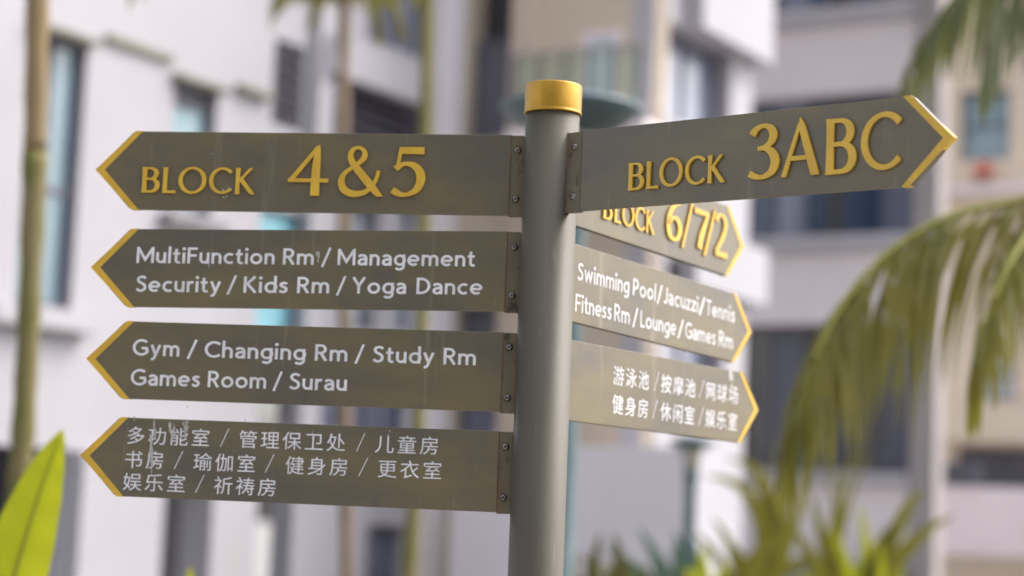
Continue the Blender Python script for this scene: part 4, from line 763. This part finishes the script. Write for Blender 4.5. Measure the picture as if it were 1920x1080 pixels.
def palm(path, radii, bark, label, crown, Y, split=None, m=None, sheath=None, nf=9, fl=1.6, seed=1, hang=.9, ll=.42, group=None):
    m = m or M['frond']
    p3 = [P(x, y, Y) for x, y in path]; base = p3[-1].copy()
    dr = (p3[-1]-p3[0]); dr = dr/dr.z; p3.append(p3[-1]-dr*p3[-1].z*1.0); base = p3[-1]
    t = tag(empty('palm_tree', base), label, 'palm tree', group); inv = Matrix.Translation(-base)
    R_ = radii+[radii[-1]*1.3]
    def tr(ps, rs, mm, nm):
        bm = bmesh.new(); q = [Vector(v) for v in crom([tuple(v) for v in ps], 8)]
        rq = [v[0] for v in crom([(v,) for v in rs], 8)]
        rq = [r_*(1+.07*math.sin(i*2.1)) for i, r_ in enumerate(rq)]
        tube(bm, q, rq, 18); bmesh.ops.transform(bm, matrix=inv, verts=bm.verts); mesh_obj(nm, bm, mm, t, smooth=True)
    if split: tr(p3[:split+1], R_[:split+1], sheath, 'sheath'); tr(p3[split:], [R_[split]*1.08]+R_[split+1:], bark, 'trunk')
    else: tr(p3, R_, bark, 'trunk')
    rr = random.Random(seed)
    if crown:
        c = P(*crown, Y) - base
        for i in range(nf):
            a = i*2*math.pi/nf+rr.uniform(-.2, .2); up = rr.uniform(.15, .75); L_ = fl*rr.uniform(.8, 1.1)
            dv = Vector((math.cos(a), math.sin(a), 0))
            frond(t, [c, c+dv*L_*.3+Vector((0,0,up*L_*.35)), c+dv*L_*.65+Vector((0,0,up*L_*.35)), c+dv*L_*.92+Vector((0,0,up*L_*.1-.1*L_)), c+dv*L_*1.05+Vector((0,0,-.35*L_))],
                  ll, 26, M['rachis'], m, seed*50+i, hang)
    return t
palm([(74, -420), (71, -60), (66, 285), (52, 640), (38, 900), (26, 1080)], [.05, .05, .050, .048, .052, .054], M['bark'], 'slim mossy palm trunk crossing the teal window at the left edge', (76, -440), 8.2, 2, sheath=M['sheath'], seed=2)
palm([(646, -30), (643, 250), (646, 600), (650, 1080)], [.048, .046, .046, .05], M['bark2'], 'brown palm with a drooping green crown above the 4&5 of the top left arm', (646, -25), 14.5, seed=5, fl=.62, nf=9, ll=.26, hang=1.2)
palm([(808, -320), (803, 0), (795, 400), (784, 800), (768, 1080)], [.042, .042, .042, .044, .05], M['bark3'], 'olive green palm trunk rising left of the white column', (810, -340), 12.0, seed=9)

# big palm at the right whose fronds arch into view
cx_, cy_, YR = 2170, 300, 7.6
base = P(cx_, cy_, YR); t = tag(empty('palm_tree', (base.x, base.y, 0)), 'large palm at the right edge, its arching fronds hanging in front of the cream block', 'palm tree')
bm = bmesh.new(); tube(bm, [Vector((0, 0, 0)), Vector((.03, 0, 1)), Vector((0, 0, base.z))], [.13, .10, .08], 18); mesh_obj('trunk', bm, M['bark'], t, smooth=True)
loc = lambda x, y, Y: P(x, y, Y)-Vector((base.x, base.y, 0))
frond(t, [loc(2160, 320, 7.6), loc(2010, 345, 7.5), (loc(1900, 378, 7.4)), loc(1780, 405, 7.3), loc(1670, 470, 7.2), loc(1580, 570, 7.1), loc(1520, 690, 7.0), loc(1485, 810, 7.0)], .84, 100, M['rachis'], M['frond'], 31, 1.15, (.02, .006), lw=.026)
frond(t, [loc(2150, 330, 7.6), loc(2060, 330, 7.0), loc(1975, 380, 6.7), loc(1900, 480, 6.5), loc(1850, 600, 6.4), loc(1822, 720, 6.4)], .52, 50, M['rachis'], M['frond'], 32, 1.15, (.018, .006), lw=.028)
frond(t, [loc(2150, 290, 7.6), loc(2080, 100, 7.6), loc(1960, -70, 7.7), loc(1850, -60, 7.8), loc(1755, 40, 7.9), loc(1690, 170, 8.0)], .55, 40, M['rachis'], M['frond2'], 33, 1.2, (.016, .005), lw=.026)
frond(t, [loc(2150, 290, 7.6), loc(2110, 60, 7.2), loc(2040, -80, 7.0), loc(1950, -90, 6.9), loc(1880, -10, 6.8), loc(1850, 110, 6.8)], .66, 44, M['rachis'], M['frond2'], 34, 1.2, (.016, .005), lw=.03)
for i, (ex, ey, eY) in enumerate(((2600, 150, 7.4), (2500, 500, 7.0), (2300, -200, 9), (2250, 600, 8.6))):
    frond(t, [loc(2160, 300, 7.6), loc((2160+ex)/2, ey-180, (7.6+eY)/2), loc(ex, ey, eY), loc(ex+40, ey+160, eY)], .5, 30, M['rachis'], M['frond'], 40+i, 1.2, (.016, .005), lw=.035)

# ------------------------------------------------------------------ broad leaved plants
def blade(parent, pts, wid, m, fold=.25, name='leaf', peak=.36, seed=0):
    """pointed leaf along a curve, folded at its midrib, edges slightly wavy"""
    rr = random.Random(seed); q = [Vector(v) for v in crom([tuple(v) for v in pts], 7)]; n = len(q); bm = bmesh.new(); prev = None
    for i, p in enumerate(q):
        u = i/(n-1); w = wid*(math.sin(math.pi*u**(math.log(.5)/math.log(peak)) )**1.05 if 0 < u < 1 else 0)*.5+.002
        w = max(w, wid*.05 if u < .5 else .001)
        tg = (q[min(i+1, n-1)]-q[max(i-1, 0)]).normalized(); sd_ = tg.cross(Vector((0, 1, .15))).normalized(); bk = sd_.cross(tg)
        wob = math.sin(i*1.7+seed)*wid*.02
        row = [bm.verts.new(p+sd_*w*k+bk*(-abs(k)*w*fold+wob*abs(k))) for k in (-1, -.5, 0, .5, 1)]
        if prev:
            for a in range(4): bm.faces.new((prev[a], prev[a+1], row[a+1], row[a]))
        prev = row
    o = mesh_obj(name, bm, m, parent, smooth=True, recalc=False)
    bm = bmesh.new(); tube(bm, q[:-2], [wid*(.035-.028*i/n) for i in range(n-2)], 6); mesh_obj('midrib', bm, M['rachis'], o, smooth=True); return o
def plant(bx_, Y, leaves, label, cat='plant', fan=0):
    rf = random.Random(bx_)
    if fan:
        base_l = list(leaves); leaves = []
        for pts, Yl, w, m in base_l:
            for k in range(fan):
                j = (k-(fan-1)/2)*w*.62; n_ = len(pts)
                leaves.append(([(x+j*(i/(n_-1))**1.3*1.4+rf.uniform(-4, 4), y+abs(j)*(i/(n_-1))*1.2+rf.uniform(-14, 22)*(i/(n_-1))) for i, (x, y) in enumerate(pts)], round(Yl+rf.uniform(-.25, .25), 2), w*.52, m))
    b = P(bx_, 1080, Y); t = tag(empty('broadleaf_plant', (b.x, b.y, .06)), label, cat, None); b = Vector((b.x, b.y, .06))
    for i, (pts, Yl, w, m) in enumerate(leaves):
        ps = [P(x, y, Yl)-b for x, y in pts]
        st = [Vector((0, 0, 0)), ps[0].lerp(Vector((0, 0, 0)), .5)+Vector((0, 0, .02)), ps[0]]
        bm = bmesh.new(); tube(bm, [Vector(v) for v in crom([tuple(v) for v in st], 5)], .012, 8); s_ = mesh_obj('stem', bm, M['rachis'], t, smooth=True)
        blade(t, ps, w*Yl/FPX, m, seed=i+int(bx_))
    return t
plant(-10, 5.4, [([(-60, 1380), (5, 1160), (48, 1010), (90, 880), (118, 806)], 5.2, 122, M['lime']),
                ([(-60, 1330), (-90, 1150), (-110, 1010)], 5.5, 120, M['lime'])], 'lime green plant whose broad bright leaf fills the bottom left corner')
plant(345, 6.4, [([(330, 1300), (345, 1190), (358, 1062)], 6.3, 51, M['lime']), ([(350, 1320), (400, 1240), (420, 1130)], 6.5, 51, M['lime'])], 'small plant, only its lime leaf tip showing under the lowest left arm')
plant(1590, 13.1, [([(1600, 1230), (1622, 1120), (1665, 1010), (1705, 950), (1735, 925)], 12.9, 63, M['leaf']),
                 ([(1590, 1230), (1605, 1120), (1620, 1040), (1612, 945)], 12.8, 59, M['lime']),
                 ([(1575, 1230), (1560, 1100), (1535, 1000), (1520, 930)], 13.2, 51, M['leaf']),
                 ([(1600, 1230), (1640, 1150), (1650, 1080), (1648, 1020)], 12.5, 51, M['lime']),
                 ([(1560, 1230), (1565, 1050), (1580, 920), (1612, 822)], 13.6, 23, M['leaf'])], 'tall plant with upright olive and lime leaves at lower right', fan=3)
plant(1420, 13.6, [([(1385, 1230), (1390, 1130), (1425, 1040), (1490, 968)], 13.5, 72, M['leaf']),
                 ([(1420, 1230), (1400, 1120), (1365, 1020), (1335, 975)], 13.9, 42, M['leaf']),
                 ([(1440, 1230), (1450, 1060), (1470, 930), (1455, 862)], 14.5, 46, M['leaf']),
                 ([(1400, 1200), (1440, 1000), (1420, 890), (1365, 862)], 14.6, 51, M['leaf']),
                 ([(1440, 1230), (1500, 1130), (1530, 1080), (1545, 1040)], 13.6, 42, M['lime']),
                 ([(1370, 1230), (1335, 1140), (1320, 1060), (1322, 1010)], 13.3, 51, M['lime'])], 'bushy plant with slanting olive leaves right of the small street lamp', fan=3)
plant(1225, 14.2, [([(1230, 1230), (1245, 1130), (1240, 1050), (1195, 975)], 14.1, 72, M['bleaf']), ([(1225, 1230), (1215, 1130), (1190, 1060), (1140, 1020)], 14.5, 51, M['leaf']),
                  ([(1240, 1230), (1262, 1120), (1275, 1040), (1262, 985)], 14.3, 51, M['bleaf'])], 'bluish green leaves in a clump left of the small street lamp', fan=3)

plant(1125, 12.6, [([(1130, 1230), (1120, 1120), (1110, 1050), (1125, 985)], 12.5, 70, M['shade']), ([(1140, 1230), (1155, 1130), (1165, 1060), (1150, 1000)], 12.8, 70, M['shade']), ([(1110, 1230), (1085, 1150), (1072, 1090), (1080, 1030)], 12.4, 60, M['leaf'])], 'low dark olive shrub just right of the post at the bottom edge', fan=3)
# ------------------------------------------------------------------ unseen trees added behind the viewer to darken reflections in the satin paint
def unseen_tree(x, y, hh, label, seed):
    rr = random.Random(seed); t = tag(empty('unseen_tree', (x, y, 0)), label, 'tree', 'unseen trees added behind the viewer')
    bm = bmesh.new(); tube(bm, [Vector((0, 0, 0)), Vector((.1, 0, hh*.3)), Vector((0, .1, hh*.6))], [.22, .16, .1], 12); mesh_obj('trunk', bm, M['bark2'], t, smooth=True)
    bm = bmesh.new()
    for i in range(1500):
        v = Vector((rr.gauss(0, 1), rr.gauss(0, 1), rr.gauss(0, 1))).normalized()*rr.random()**.4; c = Vector((v.x*hh*.34, v.y*hh*.3, hh*.62+v.z*hh*.36))
        n1 = Vector((rr.gauss(0, 1), rr.gauss(0, 1), rr.gauss(0, 1))).normalized(); a = n1.orthogonal().normalized()*rr.uniform(.15, .35); b = n1.cross(a)*.6
        bm.faces.new([bm.verts.new(c+a), bm.verts.new(c+b), bm.verts.new(c-a), bm.verts.new(c-b)])
    mesh_obj('crown', bm, M['tree'], t, recalc=False)
for i, (x, y, hh, w_) in enumerate(((-9, -7, 8.5, 'behind the viewer, back left'), (-4.5, -9, 9, 'behind the viewer, second from the left'), (0, -8.5, 8, 'straight behind the viewer'), (4, -10, 9, 'behind the viewer, back right'))):
    unseen_tree(x, y, hh, 'unseen dark leafy tree added '+w_, 60+i)
